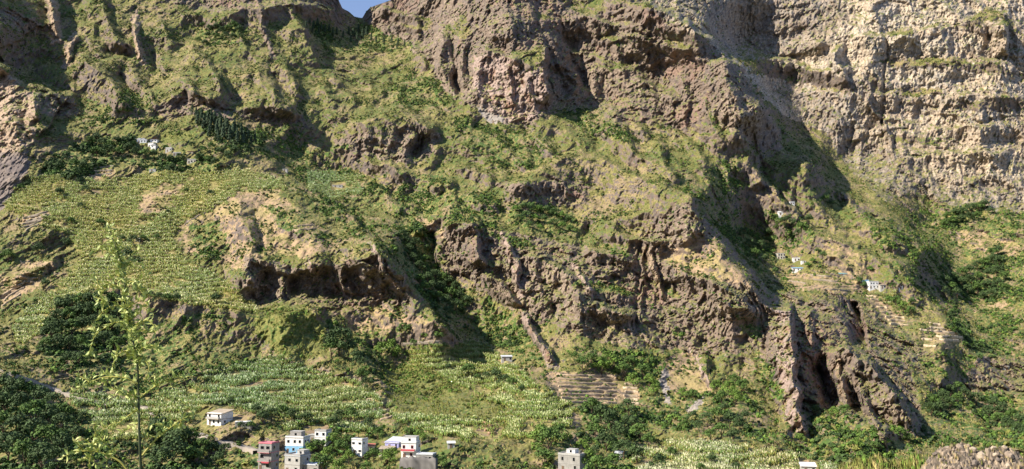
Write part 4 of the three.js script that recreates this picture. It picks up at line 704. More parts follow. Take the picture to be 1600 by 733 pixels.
{ const m = mesh('retaining_wall', wallGeo(run([626,733, 645,733, 682,734], 1.5), 4.4, 1.2, 7, [0.125, 0.115, 0.11], 3), stoneMat); tag(m, 'dark grey retaining wall under the red-balconied house', 'wall', null, 'thing'); add(m); }
{ const m = mesh('roadside_wall', wallGeo(run([322,692, 341,694], 1.5), 1.2, 0.6, 8, [0.55, 0.53, 0.5], 1), stoneMat); tag(m, 'short whitewashed wall at the side of the road', 'wall', null, 'thing'); add(m); }
{ const m = mesh('hamlet_wall', wallGeo(run([176,218, 195,218, 212,219], 1.5), 1.5, 0.6, 9, [0.42, 0.34, 0.26], 1), stoneMat); tag(m, 'low pale wall running level from the long white hamlet house', 'wall', null, 'thing'); add(m); }
// roads: benches with a flat top cut into the slope
function road(name, label, list, w) {
  const pts = run(list, 2), n = pts.length, P = [], I = [], dir = V3(), out = V3();
  for (let s = 0; s < 4; s++) for (let i = 1; i + 1 < n; i++) pts[i].y = 0.5 * pts[i].y + 0.25 * (pts[i - 1].y + pts[i + 1].y);
  const uv = [];
  for (let i = 0; i < n; i++) { dir.subVectors(pts[Math.min(n - 1, i + 1)], pts[Math.max(0, i - 1)]).setY(0).normalize(); out.set(-dir.z, 0, dir.x); for (const [o, y] of [[w * 0.65, -4], [w * 0.6, 0.3], [-w * 0.4, 0.42], [-w * 0.45, -2]]) { P.push(pts[i].x + out.x * o, pts[i].y + y, pts[i].z + out.z * o); uv.push(i * 0.4, (o / w) * 1.2 + (y < 0 ? 1.5 : 0)); } if (i) for (let q = 0; q < 3; q++) { const a = (i - 1) * 4 + q; I.push(a, a + 1, a + 4, a + 1, a + 5, a + 4); } }
  const g = new THREE.BufferGeometry(); g.setAttribute('position', new THREE.Float32BufferAttribute(P, 3)); g.setAttribute('uv', new THREE.Float32BufferAttribute(uv, 2)); g.setIndex(I); g.computeVertexNormals();
  const m = mesh(numbered(name), g, M.road); m.material.side = THREE.DoubleSide; tag(m, label, 'road', null, 'structure'); add(m);
}
road('road', 'narrow cobbled road climbing along the foot of the cane slope', [-40,566, 0,580, 30,587, 60,598, 95,612, 130,622, 170,632], 4.2);
road('road', 'bend of the cobbled road below the thin sapling', [222,634, 236,641, 244,649], 4);
road('road', 'dirt road below the house on the bend', [298,674, 320,682, 345,689, 375,697, 405,705], 4.4);
// ---------------------------------------------------------------- trees that can be told apart
const barkMat = new THREE.MeshStandardMaterial({ color: 0x4a3b2c, roughness: 1 });
function limb(a, b, r0, r1, seg = 6) { const d = b.clone().sub(a), g = new THREE.CylinderGeometry(r1, r0, d.length(), seg, 1, true); g.translate(0, d.length() / 2, 0); g.applyQuaternion(new THREE.Quaternion().setFromUnitVectors(V3(0, 1, 0), d.clone().normalize())); g.translate(a.x, a.y, a.z); return g; }
function makeTree(seed, tone, o) {                                   // one unit high
  const r = rng(seed), tris = [], trunk = [limb(V3(0, -0.06, 0), V3(0.02, o.clear + 0.12, 0), 0.035, 0.022)];
  for (let i = 0; i < o.lobes; i++) {
    const a = i * 2.4 + r() * 0.8, rad = o.spread * Math.sqrt((i + 0.4) / o.lobes) * (0.75 + 0.4 * r()), y = o.clear + (1 - o.clear) * (0.28 + 0.55 * (1 - (rad / o.spread) ** 2) * (0.7 + 0.45 * r())), c = V3(Math.cos(a) * rad, y, Math.sin(a) * rad), R = o.lobe * (0.7 + 0.55 * r());
    if (i % 2 === 0) trunk.push(limb(V3(0.01, o.clear + 0.02 * i / o.lobes, 0), c.clone().multiplyScalar(0.92), 0.016, 0.006, 4));
    const k = 0.8 + 0.4 * r(), t = tone.map(q => q * k);
    for (let q = 0; q < o.leaves; q++) { const d = sphereDir(r); if (d.y < -0.55) d.y *= -0.6; const p = c.clone().addScaledVector(d, R * (0.6 + 0.5 * r())); leafAt(tris, p, d.add(sphereDir(r).multiplyScalar(0.6)).normalize(), 0.030 + 0.022 * r(), r, t); }
  }
  const g = new THREE.Group(); mesh('trunk', mergeGeometries(trunk), barkMat, g); mesh('crown', leafGeo(tris), leafMat, g); return g;
}
function makePine(seed, tone) {
  const r = rng(seed), tris = [];
  for (let i = 0; i < 190; i++) { const y = 0.12 + 0.86 * Math.pow(r(), 0.8), w = 0.17 * (1 - y) ** 0.75 + 0.02, a = r() * 6.28, q = w * (0.55 + 0.5 * r()), d = V3(Math.cos(a), 0.25, Math.sin(a)).normalize(); leafAt(tris, V3(Math.cos(a) * q, y - q * 0.25, Math.sin(a) * q), d.add(sphereDir(r).multiplyScalar(0.4)).normalize(), 0.045 + 0.02 * r(), r, tone); }
  const g = new THREE.Group(); mesh('trunk', limb(V3(0, -0.05, 0), V3(0, 0.96, 0), 0.022, 0.004), barkMat, g); mesh('crown', leafGeo(tris), leafMat, g); return g;
}
const KIND = {
  deep: [makeTree(1, TINT.deep, { clear: 0.16, lobes: 9, spread: 0.36, lobe: 0.20, leaves: 84 }), makeTree(2, TINT.deep, { clear: 0.2, lobes: 8, spread: 0.42, lobe: 0.21, leaves: 84 }), makeTree(3, TINT.leaf, { clear: 0.14, lobes: 9, spread: 0.40, lobe: 0.19, leaves: 84 })],
  leaf: [makeTree(4, TINT.leaf, { clear: 0.15, lobes: 9, spread: 0.40, lobe: 0.20, leaves: 84 }), makeTree(5, TINT.fresh, { clear: 0.14, lobes: 8, spread: 0.40, lobe: 0.2, leaves: 84 })],
  pine: [makePine(6, [0.034, 0.062, 0.022]), makePine(7, [0.028, 0.052, 0.020])],
};
let treeN = 0; const treeR = rng(77), treeList = [];
function tree(name, label, group, kind, u, v, px) {                  // px: height in the photograph
  const p = ground(u, v), s = px * -p.z / FOCAL, g = KIND[kind][treeN++ % KIND[kind].length].clone(); g.name = numbered(name);
  g.position.copy(p); g.position.y -= 0.03 * s; g.scale.set(s * (0.9 + 0.25 * treeR()), s, s * (0.9 + 0.25 * treeR())); g.rotation.y = treeR() * 6.28; tag(g, label, kind === 'pine' ? 'pine tree' : 'tree', group); add(g);
}
const many = (name, label, group, kind, list) => { for (let i = 0; i < list.length; i += 3) treeList.push([name, label, group, kind, list[i], list[i + 1], list[i + 2]]); };
many('broadleaf_tree', 'round dark tree standing alone in the upper cane field', 'round trees in the cane field', 'deep', [92,308,17, 134,304,16, 126,328,13, 110,351,14, 157,356,17, 122,287,10, 291,302,10, 329,310,15, 32,298,13, 41,293,10, 262,335,9, 245,327,10]);
many('broadleaf_tree', 'dark tree beside the little tool shed in the cane field', 'trees by the tool shed', 'deep', [199,411,26, 208,384,18, 222,380,16, 244,376,12, 190,380,14]);
many('broadleaf_tree', 'dark tree along the lower edge of the cane field', 'trees on the lower field edge', 'deep', [337,478,22, 248,474,18, 262,476,20, 276,474,17, 232,470,18, 218,464,20, 60,400,22, 102,388,18, 12,410,24, 70,452,18]);
many('broadleaf_tree', 'rounded bright green tree on the grassy foot of the dark cliff', 'green trees below the dark cliff', 'leaf', [635,532,31, 612,556,29, 686,534,18, 664,532,16, 648,546,18, 596,556,24]);
many('broadleaf_tree', 'tall dark tree in the fold beside the green hump', 'dark trees beside the green hump', 'deep', [530,556,46, 518,560,36, 544,562,34, 560,580,26, 566,600,28, 556,566,22, 574,612,24]);
many('broadleaf_tree', 'dark bush-like tree on the pale cane slope', 'trees on the pale cane slope', 'deep', [700,580,13, 732,590,25, 775,598,24, 788,604,20, 760,594,14, 800,606,18, 746,596,14, 815,616,16]);
many('broadleaf_tree', 'green tree at the foot of the leaning rock dike', 'trees at the foot of the rock dike', 'leaf', [910,580,26, 940,588,34, 925,572,24, 958,580,30, 975,592,30, 990,606,26, 1004,590,24, 1015,604,22, 985,574,20, 950,566,20, 898,566,18, 1024,618,20]);
many('broadleaf_tree', 'dark leafy tree in the grove above the concrete house', 'grove above the concrete house', 'deep', [982,652,30, 925,648,30, 940,662,34, 955,676,36, 930,684,30, 968,694,34, 985,678,30, 1000,690,32, 948,706,34, 975,716,30, 1014,700,24, 995,726,34, 930,720,24, 960,735,30]);
many('broadleaf_tree', 'bright green tree crowding round the concrete house', 'trees round the concrete house', 'leaf', [858,706,42, 846,694,34, 872,690,30, 922,738,38, 934,748,40, 910,706,22, 850,732,34, 840,716,26]);
many('broadleaf_tree', 'dark tree standing in the pale cane of the valley floor', 'trees in the valley-floor cane', 'deep', [1050,718,22, 1112,728,20, 1030,738,30, 1095,740,18, 1150,738,16]);
many('broadleaf_tree', 'dark tree in the thicket below the tan landslip', 'thicket below the tan landslip', 'deep', [1105,668,24, 1122,660,26, 1140,668,26, 1156,676,26, 1128,684,26, 1146,690,22, 1092,676,20, 1110,690,22, 1166,660,20, 1082,660,18, 1070,672,18, 1132,648,20]);
many('broadleaf_tree', 'fresh green tree on the slope right of the tan landslip', 'green trees by the landslip', 'leaf', [1140,620,28, 1128,634,26, 1150,632,26, 1160,612,22, 1120,612,20, 1146,602,20, 1068,622,18, 1084,624,18]);
many('broadleaf_tree', 'green tree between the village houses', 'trees between the village houses', 'leaf', [482,716,26, 496,708,24, 520,702,28, 532,712,26, 512,726,30, 544,698,20, 545,726,24, 584,722,24, 604,726,26, 590,688,22, 470,690,18, 524,688,18, 614,720,22, 502,742,36, 528,744,28, 572,742,22, 655,690,20, 690,732,22]);
many('broadleaf_tree', 'dark tree behind the village between the houses and the cane', 'trees behind the village', 'deep', [410,664,24, 424,658,22, 440,652,22, 400,650,20, 456,660,22, 548,660,26, 478,664,22, 530,660,20, 640,684,18, 520,674,26, 575,672,20]);
many('broadleaf_tree', 'dark tree below the white house on the road bend', 'trees below the road-bend house', 'deep', [262,700,46, 280,706,44, 246,690,36, 296,700,34, 270,728,46, 250,738,40, 300,730,34, 330,712,24, 352,712,20, 316,704,22, 340,730,24, 375,676,18, 392,674,18, 360,636,16, 290,664,20]);
many('broadleaf_tree', 'fresh green tree in the hollow left of the white cottage', 'trees near the white cottage', 'deep', [1200,345,14, 1212,348,16, 1226,352,16, 1240,356,16, 1252,362,18, 1264,350,16, 1234,346,12, 1248,372,16, 1216,362,16, 1200,372,16, 1190,392,18, 1180,405,20, 1196,412,16, 1172,388,16, 1228,370,14, 1290,318,16, 1300,326,16, 1162,372,18]);
many('broadleaf_tree', 'green tree among the houses of the spur', 'trees among the spur houses', 'leaf', [1226,444,14, 1212,430,14, 1236,432,12, 1262,420,12, 1270,412,10, 1232,412,9, 1344,446,14, 1350,452,12, 1396,452,12, 1360,426,12, 1400,478,18, 1412,486,18, 1424,494,18, 1390,474,14, 1425,478,14, 1278,398,12, 1286,404,12]);
many('broadleaf_tree', 'tree in the steep wood beneath the upper hamlet', 'wood beneath the upper hamlet', 'deep', [140,228,18, 152,224,18, 160,232,18, 172,236,20, 182,228,18, 168,246,22, 186,246,20, 200,240,18, 212,246,18, 226,248,18, 240,250,18, 254,254,16, 266,256,16, 280,252,14, 312,254,16, 324,256,16, 336,260,16, 282,264,14, 270,268,14, 258,236,12, 196,226,14, 206,232,14, 150,244,18, 100,258,16, 116,262,16, 130,266,16, 90,266,14, 76,266,14, 140,258,16, 72,248,12, 318,240,14, 330,236,16, 344,244,16, 356,250,16, 366,244,18, 300,232,12]);
many('pine_tree', 'slender dark pine in the stand above the upper hamlet', 'pine stand above the hamlet', 'pine', [308,196,24, 314,190,24, 318,202,26, 324,196,26, 328,206,28, 334,200,28, 338,212,28, 344,206,28, 348,218,28, 354,212,30, 358,222,28, 364,216,28, 370,224,26, 376,216,26, 380,226,24, 386,220,22, 306,184,18, 300,178,16, 330,188,20, 342,194,20, 352,200,20, 366,206,20, 392,228,20, 398,222,18, 326,214,20, 340,222,22]);
many('pine_tree', 'dark pine below the crest left of the sky notch', 'pines below the sky notch', 'pine', [478,44,14, 484,40,14, 490,46,16, 496,42,16, 502,48,16, 508,52,16, 514,50,14, 520,56,16, 526,54,14, 488,52,14, 498,54,14, 536,60,14, 545,54,16, 552,58,18, 560,52,18, 566,60,18, 572,56,16, 558,64,16, 548,66,14, 580,64,14, 588,68,12, 600,70,14, 612,68,14, 622,72,14, 632,74,14, 620,78,12]);
many('broadleaf_tree', 'dark tree on the high shelf under the summit cliff', 'trees on the high shelf', 'deep', [318,44,12, 328,50,13, 338,48,14, 346,54,14, 356,50,14, 366,46,16, 374,52,14, 352,62,14, 336,62,14, 324,60,12, 364,64,14, 376,62,12, 310,68,12, 320,72,12]);
many('broadleaf_tree', 'dark tree in the gully wood between the two rock faces', 'gully wood between the rock faces', 'deep', [656,446,20, 668,444,20, 680,440,20, 692,442,20, 702,450,20, 712,458,20, 662,460,22, 676,458,22, 690,460,22, 704,468,22, 718,472,20, 728,480,18, 684,474,22, 698,482,22, 712,488,20, 672,470,18, 640,398,18, 650,388,18, 660,378,18, 646,412,18, 656,424,18, 636,384,16, 668,396,16, 664,412,16, 628,372,14, 642,366,14, 722,492,16, 700,494,16]);
many('broadleaf_tree', 'bright green tree in the hanging grove under the pale rock bands', 'hanging grove under the rock bands', 'leaf', [806,334,16, 818,330,16, 830,332,16, 842,334,16, 854,336,16, 866,340,16, 878,344,16, 890,350,16, 822,344,16, 836,348,16, 850,350,16, 864,356,16, 878,360,16, 892,364,14, 810,348,14, 844,362,14, 828,358,14]);
many('broadleaf_tree', 'dark tree in the big wood of the right-hand gully', 'big wood of the right-hand gully', 'deep', [1480,446,16, 1492,440,16, 1504,434,18, 1516,430,18, 1528,424,18, 1540,418,18, 1552,412,18, 1562,416,18, 1488,456,18, 1502,450,18, 1516,446,18, 1530,440,18, 1544,436,18, 1558,432,18, 1570,440,18, 1496,466,18, 1512,462,18, 1528,458,18, 1544,454,18, 1560,452,18, 1572,456,16, 1536,470,16, 1552,468,16, 1552,404,20, 1560,400,18, 1478,460,14]);
many('broadleaf_tree', 'dark tree in the small wood at the foot of the great cliff', 'small wood under the great cliff', 'deep', [1482,344,16, 1494,340,16, 1506,338,16, 1518,334,18, 1530,332,18, 1538,328,18, 1488,352,16, 1502,350,16, 1516,346,16, 1528,344,16, 1476,356,14, 1548,336,14]);
many('broadleaf_tree', 'dark tree in the long hedge-like wood on the lower right slope', 'long wood on the lower right', 'deep', [1526,634,22, 1540,638,22, 1554,644,24, 1568,652,24, 1582,660,24, 1596,668,24, 1546,654,22, 1560,664,22, 1576,672,22, 1592,682,22, 1462,636,22, 1474,630,22, 1486,622,22, 1498,614,20, 1470,648,22, 1484,640,20, 1496,632,20, 1508,622,18, 1456,650,22, 1610,676,24]);
many('broadleaf_tree', 'dark tree on the wooded mound under the cane field', 'wooded mound under the cane field', 'deep', [96,492,28, 110,486,28, 126,484,30, 142,482,30, 158,480,30, 174,480,28, 190,484,26, 90,512,30, 106,506,30, 122,504,32, 138,502,32, 154,500,32, 170,500,30, 186,502,28, 202,508,26, 80,530,28, 96,528,30, 112,526,32, 128,524,32, 144,522,32, 160,520,32, 176,522,30, 192,526,28, 72,548,24, 90,550,28, 108,550,28, 126,548,28, 144,546,28, 162,544,28, 180,548,26, 104,572,24, 122,572,24, 140,568,22]);
many('broadleaf_tree', 'deep green tree in the dark wood below the road', 'dark wood below the road', 'deep', [6,620,36, 24,626,38, 42,630,38, 62,640,38, 82,648,36, 98,660,34, 8,650,42, 30,656,44, 52,664,44, 74,672,42, 94,684,40, 4,684,46, 26,690,46, 50,698,46, 74,704,44, 96,714,40, 12,722,48, 38,730,48, 64,738,48, 88,742,44, 112,736,34, 120,690,26, 128,664,22]);
many('broadleaf_tree', 'green tree at the base of the rock fins', 'trees at the base of the fins', 'leaf', [1250,694,18, 1320,650,20, 1304,652,18, 1408,690,24, 1396,682,20, 1420,694,20, 1340,700,18, 1368,706,18, 1384,700,18, 1274,648,16]);
{ // the 300 broadleaf trees that show largest are things, the small far ones one mass
  const broad = treeList.filter(t => t[3] !== 'pine').sort((a, b) => b[6] - a[6]), far = broad.slice(298), r = rng(91), list = [];
  for (const t of treeList) if (!far.includes(t)) tree(...t);
  for (const t of far) { const p = ground(t[4], t[5]), s = t[6] * -p.z / FOCAL; list.push([p.x, p.y - 0.04 * s, p.z, s * (0.95 + 0.2 * r()), s, r() * 6.28, t[3] === 'leaf' ? [1.35, 1.4, 1.2] : [1, 1, 1]]); }
  scatter('far_trees', 'small far-off trees scattered in the high groves', 'trees', KIND.deep.map(k => k.children[1].geometry), list);
}
{ // banana plants round the village: broad arching leaves on a thick soft stem
  const blade = (() => { const P = [], I = [], n = 6; for (let i = 0; i <= n; i++) { const t = i / n, w = 0.13 * Math.sin(Math.PI * Math.min(1, 0.12 + t * 0.88)), x = 0.62 * t, y = 0.62 * t - 0.75 * t * t * 0.62; P.push(x, y + 0.03, -w, x, y, 0, x, y + 0.03, w); if (i) { const a = 3 * (i - 1); I.push(a, a + 1, a + 3, a + 1, a + 4, a + 3, a + 1, a + 2, a + 4, a + 2, a + 5, a + 4); } } const g = new THREE.BufferGeometry(); g.setAttribute('position', new THREE.Float32BufferAttribute(P, 3)); g.setIndex(I); g.computeVertexNormals(); return g; })();
  const mats = [[0.10, 0.19, 0.03], [0.15, 0.25, 0.045]].map(c => new THREE.MeshStandardMaterial({ color: new THREE.Color(...c), roughness: 0.5, side: THREE.DoubleSide })), r = rng(63), proto = new THREE.Group();
  mesh('stem', limb(V3(0, -0.1, 0), V3(0.02, 0.45, 0), 0.05, 0.035), barkMat, proto);
  for (let i = 0; i < 9; i++) { const m = mesh('leaf', blade, mats[i % 2], proto); m.position.y = 0.42; m.rotation.set(0, i * 2.4, 0.1 + 0.5 * (i % 3) / 2, 'YXZ'); m.scale.setScalar(0.85 + 0.3 * r()); }
  for (const [u, v, px] of [[505,704,15], [514,710,16], [524,706,15], [535,700,14], [542,712,15], [519,696,14], [508,716,15], [530,718,16], [498,702,13], [552,690,13], [560,684,13], [541,684,14], [528,680,14], [516,678,13], [430,648,13], [442,644,13], [418,652,13], [452,654,13], [486,672,13], [600,676,13], [590,680,14], [575,684,13], [410,640,12], [465,668,13]]) {
    const p = ground(u, v), g = proto.clone(); g.name = numbered('banana_plant'); g.position.copy(p); g.scale.setScalar(px * -p.z / FOCAL); g.rotation.y = r() * 6.28; tag(g, v < 673 ? 'banana plant with arching green leaves in the cane behind the village' : 'banana plant with arching green leaves between the village houses', 'banana plant', v < 673 ? 'banana plants in the cane' : 'banana plants between the houses'); add(g);
  }
}
// ---- ground cover that nobody could count: scrub, tussocks, cane
{
  const r = rng(5), bush = [], tuft = [], cane = [[], [], [], [], [], [], []], low = [], A = V3(), B = V3(), C = V3();
  // per class: bushes, tussocks per square metre
  const BD = [0.095, 0.10, 0.022, 0.012, 0.018, 0.18, 0.26, 0.006, 0.045, 0.006, 0.16, 0.012, 0.012, 0.015], TD = [0.20, 0.10, 0.03, 0.012, 0.03, 0.22, 0.05, 0.02, 0.04, 0, 0.30, 0.02, 0.02, 0.02];
  for (let j = 0; j + 1 < NV; j++) { if (vs[j] > 752) break;
    for (let i = 0; i + 1 < NU; i++) {
      const u = us[i]; if (u < -40 || u > 1638) continue;
      const k = j * NU + i, K = KL[k]; A.fromArray(pos, 3 * k); B.fromArray(pos, 3 * k + 3).sub(A); C.fromArray(pos, 3 * (k + NU)).sub(A);
      const area = Math.min(5, B.clone().cross(C).length()); if (isClear(u, VV[k])) continue;
      const ny = Math.abs(nrm[3 * k + 1]), n1 = noise(A.x / 45, A.y / 45, A.z / 45 + 9), n2 = noise(A.x / 13, A.y / 13, A.z / 13 + 30), clump = smooth(-0.15, 0.75, n1 * 0.6 + n2 * 0.6);
      const spot = () => { const a = r(), b = r(); return [A.x + B.x * a + C.x * b, A.y + B.y * a + C.y * b, A.z + B.z * a + C.z * b]; };
      const steep = smooth(0.22, 0.5, ny);
      if (r() < BD[K] * area * (0.10 + 2.8 * clump) * (0.25 + 0.75 * steep)) {
        const q = r(), big = (K === 6 ? 1.5 : K === 5 ? 1.1 : 0.8) * (0.5 + 1.2 * r() * r()) * 1.25, t = K === 6 ? (q < 0.6 ? TINT.deep : TINT.leaf) : K === 5 ? (q < 0.3 ? TINT.deep : q < 0.7 ? TINT.leaf : q < 0.9 ? TINT.fresh : TINT.lime) : K === 10 ? (q < 0.5 ? TINT.lime : TINT.fresh) : (q < 0.22 ? TINT.deep : q < 0.5 ? TINT.leaf : q < 0.66 ? TINT.fresh : q < 0.9 ? TINT.olive : TINT.lime);
        const p = spot(); p[1] -= 0.15 * big; (big > 0.9 ? bush : low).push([...p, big, big * (0.7 + 0.5 * r()), r() * 6.28, shade(t, r)]);
      }
      if (r() < TD[K] * area * (0.4 + 0.9 * smooth(-0.6, 0.4, n2)) * steep) {
        const q = r(), big = 0.45 + 0.7 * r(), t = K === 10 ? TINT.lime : q < 0.42 ? TINT.straw : q < 0.75 ? TINT.olive : q < 0.9 ? TINT.lime : TINT.leaf;
        tuft.push([...spot(), big, big * (0.7 + 0.5 * r()), r() * 6.28, shade(t, r)]);
      }
      if (K === 7) {
        const row = (A.y + 2.6 * noise(A.x / 45, A.z / 45, 6)) / 3, f = row - Math.floor(row), bare = smooth(0.45, 0.7, noise(A.x / 28, A.y / 28, A.z / 28 + 70));
        if (r() < 0.85 * area * (f > 0.45 ? 1.35 : 0.08) * (1 - 0.9 * bare)) { const h = 1.5 + 1.0 * r(), k2 = 0.85 + 0.3 * r(), g = 1 + 0.10 * noise(A.x / 50, A.y / 50, 5); cane[u < 450 && VV[k] < 545 ? 0 : VV[k] < 330 ? 1 : u > 1340 ? 2 : u > 975 ? 3 : u < 318 ? 4 : u < 603 ? 5 : 6].push([...spot(), h * 0.85, h, r() * 6.28, [k2 * (2 - g), k2 * 1.02, k2 * g * 0.95], (r() - 0.5) * 0.3, (r() - 0.5) * 0.3]); }
      }
    } }
  console.log('bush', bush.length, 'low', low.length, 'tuft', tuft.length, 'cane', cane.map(c => c.length));
  [['round green scrub bushes dotted over slopes and gullies', bushGeo(1, 44, 0.9)], ['upright green scrub bushes dotted over slopes and gullies', bushGeo(2, 44, 1.1)], ['flat spreading scrub bushes dotted over slopes and gullies', bushGeo(3, 40, 0.7)]].forEach(([l, g], q) => scatter('scrub_bushes', l, 'scrub', [g], bush.filter((_, i) => i % 3 === q)));
  scatter('low_shrubs', 'low shrubs and weeds scattered through the grass', 'shrubs', [bushGeo(4, 16, 0.8), bushGeo(6, 16, 1)], low);
  scatter('grass_tussocks', 'dry and green grass tussocks covering the mountain spurs', 'grass', [tuftGeo(7, 9), tuftGeo(8, 8)], tuft);
  const clump = mergeGeometries([caneGeo(9), caneGeo(10).translate(0.55, 0, 0.35), caneGeo(12).translate(-0.4, 0, 0.5)]);
  ['upper cane field on the terraced slope below the hamlet', 'pale cane in the middle gully', 'small cane plot below the white row of houses', 'cane on the valley floor below the rock fins', 'cane along the road at the foot of the slope', 'flowering cane on the slope behind the village', 'cane on the slope between the mossy patch and the dike'].forEach((l, i) => { const t = [[0.95, 0.95, 0.85], [0.75, 0.9, 0.95], [0.9, 0.92, 0.9], [0.9, 0.9, 0.85], [0.72, 0.8, 0.7], [0.62, 0.74, 0.66], [0.78, 0.86, 0.68]][i]; cane[i].forEach(c => { c[6] = c[6].map((x, q) => x * t[q]); }); scatter('sugar_cane_field', l, 'sugar cane', [clump], cane[i]); });   // greener or riper cane from field to field
}
// ---------------------------------------------------------------- the near bank at the viewer's feet
{ // sapling: dark stem, thin yellowish twigs, narrow curled pale-green leaves
  const D = 9, r = rng(404), g = new THREE.Group(); g.name = 'sapling';
  const pt = (u, v, dz = 0) => at(u, v, D + dz);
  const stemPts = [[224,860], [222,790], [220,733], [218,690], [216.5,640], [216,600], [213.5,560], [208,535], [204,515], [200,490], [197,465], [194,440], [191,420], [187,402], [181,386], [174,368], [168,352]].map(([u, v], i) => pt(u, v, 0.03 * Math.sin(i * 1.7)));
  const foot = V3(stemPts[0].x + 0.03, 0, stemPts[0].z + 0.05); { let best = 1e9; for (let v = 860; v < 1400; v += 4) { const q = ground(clamp(224, 0, 1600), v); if (Math.abs(-q.z - D) < best) { best = Math.abs(-q.z - D); foot.y = q.y; } } }
  const curve = new THREE.CatmullRomCurve3([V3(foot.x, foot.y - 0.15, foot.z), ...stemPts]);
  function taper(c, n, r0, r1, seg = 7, pw = 1) { const f = c.computeFrenetFrames(n), P = [], I = []; for (let i = 0; i <= n; i++) { const p = c.getPointAt(i / n), R = lerp(r0, r1, Math.pow(i / n, pw)); for (let q = 0; q < seg; q++) { const a = q / seg * 6.283, v = p.clone().addScaledVector(f.normals[i], R * Math.cos(a)).addScaledVector(f.binormals[i], R * Math.sin(a)); P.push(v.x, v.y, v.z); if (i) { const A = (i - 1) * seg + q, B = (i - 1) * seg + (q + 1) % seg; I.push(A, B, A + seg, B, B + seg, A + seg); } } } const G = new THREE.BufferGeometry(); G.setAttribute('position', new THREE.Float32BufferAttribute(P, 3)); G.setIndex(I); G.computeVertexNormals(); return G; }
  const stemMat = new THREE.MeshStandardMaterial({ color: 0x38401f, roughness: 0.7, side: THREE.DoubleSide }), twigMat = new THREE.MeshStandardMaterial({ color: 0xa9a04a, roughness: 0.7, side: THREE.DoubleSide });
  mesh('stem', taper(curve, 90, 0.024, 0.004, 8, 0.8), stemMat, g);
  const branches = [
    [[199,735], [188,722], [172,713], [152,706], [130,705], [112,708], [96,715]], [[221,714], [230,702], [246,684], [264,670], [284,655], [304,648]], [[217,645], [208,630], [201,620], [196,614], [180,608], [166,606]], [[219,621], [228,614], [242,604], [258,594], [276,590], [300,588]],
    [[215,600], [200,592], [180,589], [160,590], [140,598], [118,610]], [[212,556], [200,548], [188,552], [178,566], [174,580]], [[211,552], [222,545], [236,540], [248,545], [256,556]], [[206,522], [192,508], [178,504], [164,512], [150,522], [142,542], [138,556]], [[204,515], [216,508], [228,500], [238,506], [243,520]],
    [[200,490], [188,478], [172,480], [160,488], [152,500]], [[199,482], [210,474], [222,470], [232,478], [240,492]], [[196,460], [184,450], [170,448], [160,456], [152,470]], [[195,448], [206,440], [214,446], [222,458]], [[190,418], [198,410], [206,416]], [[187,402], [176,396], [168,400]], [[208,535], [220,524], [232,518], [246,512]], [[213,556], [224,562], [232,572], [230,588]],
    [[150,706], [146,695], [148,682], [154,672]], [[144,706], [140,720], [139,735]], [[216,640], [200,650], [186,660], [172,664], [160,672]], [[172,700], [160,690], [152,684]], [[160,690], [168,676], [176,668]], [[217,660], [205,668], [190,676]], [[264,670], [274,664], [282,668]], [[130,705], [122,695], [118,688]], [[193,436], [182,430], [174,434]], [[200,500], [212,494], [220,486]],
  ];
  for (const b of branches.slice(0, 19)) for (let q = 0; q < 3; q++) { // side twigs
    const i = 1 + Math.floor(r() * (b.length - 2)), [u, v] = b[i], a = r() * 6.28, l = 14 + 16 * r(), e = [u + l * Math.cos(a), v + l * Math.sin(a) * 0.8 - 4]; branches.push([[u, v], [u + (e[0] - u) * 0.5 + 3 * (r() - 0.5), v + (e[1] - v) * 0.5 - 3], e]);
  }
  const leaf = (() => { // a narrow curled leaf, 1 long along +x
    const P = [], I = [], n = 6; for (let i = 0; i <= n; i++) { const t = i / n, w = 0.15 * Math.sin(Math.PI * (0.08 + 0.9 * t)) + 0.004, y = 0.55 * t * t - 0.1 * t, x = t * (1 - 0.22 * t); P.push(x, y - 0.03, -w, x, y, 0, x, y - 0.03, w); if (i) { const a = 3 * (i - 1); I.push(a, a + 3, a + 1, a + 1, a + 3, a + 4, a + 1, a + 4, a + 2, a + 2, a + 4, a + 5); } }
    const G = new THREE.BufferGeometry(); G.setAttribute('position', new THREE.Float32BufferAttribute(P, 3)); G.setIndex(I); G.computeVertexNormals(); return G; })();
  const leafMats = [[0.40, 0.45, 0.10], [0.50, 0.53, 0.15], [0.28, 0.35, 0.07], [0.47, 0.51, 0.15]].map(c => new THREE.MeshPhysicalMaterial({ color: new THREE.Color(...c), roughness: 0.6, side: THREE.DoubleSide, transmission: 0.25 }));
  let count = 0, X = V3(1, 0, 0); const rest = [[], [], [], []];
  const putLeaf = (p, dir, parent, len) => {
    const q = new THREE.Quaternion().setFromUnitVectors(X, dir.normalize()).multiply(new THREE.Quaternion().setFromAxisAngle(X, r() * 6.28)), mi = Math.floor(r() * 4);
    if (count < 300) { const m = mesh('leaf', leaf, leafMats[mi], parent); m.position.copy(p); m.quaternion.copy(q); m.scale.setScalar(len); }
    else rest[mi].push(new THREE.Matrix4().compose(p, q, V3(len, len, len)));
    count++;
  };
  for (const [bi, b] of branches.entries()) {
    const side = bi < 27 ? (bi % 2 ? 1 : -1) * (0.06 + 0.12 * r()) : 0.05, pts = b.map(([u, v], i) => pt(u, v, side * i / b.length)), c = new THREE.CatmullRomCurve3(pts), L = c.getLength(), big = bi < 2 ? 1.5 : bi < 5 ? 1.15 : bi < 27 ? 0.8 : 0.5, tw = mesh('twig', taper(c, 18, 0.008 * big, 0.0022, 5), twigMat, g);
    const n = Math.round(L / 0.014); for (let i = 1; i <= n; i++) { if (bi < 2 && i < n * 0.3) continue; const t = i / n, p = c.getPointAt(t), d = c.getTangentAt(t).multiplyScalar(0.7).add(sphereDir(r)); d.y += 0.25; putLeaf(p, d, tw, 0.048 + 0.042 * r()); }
  }
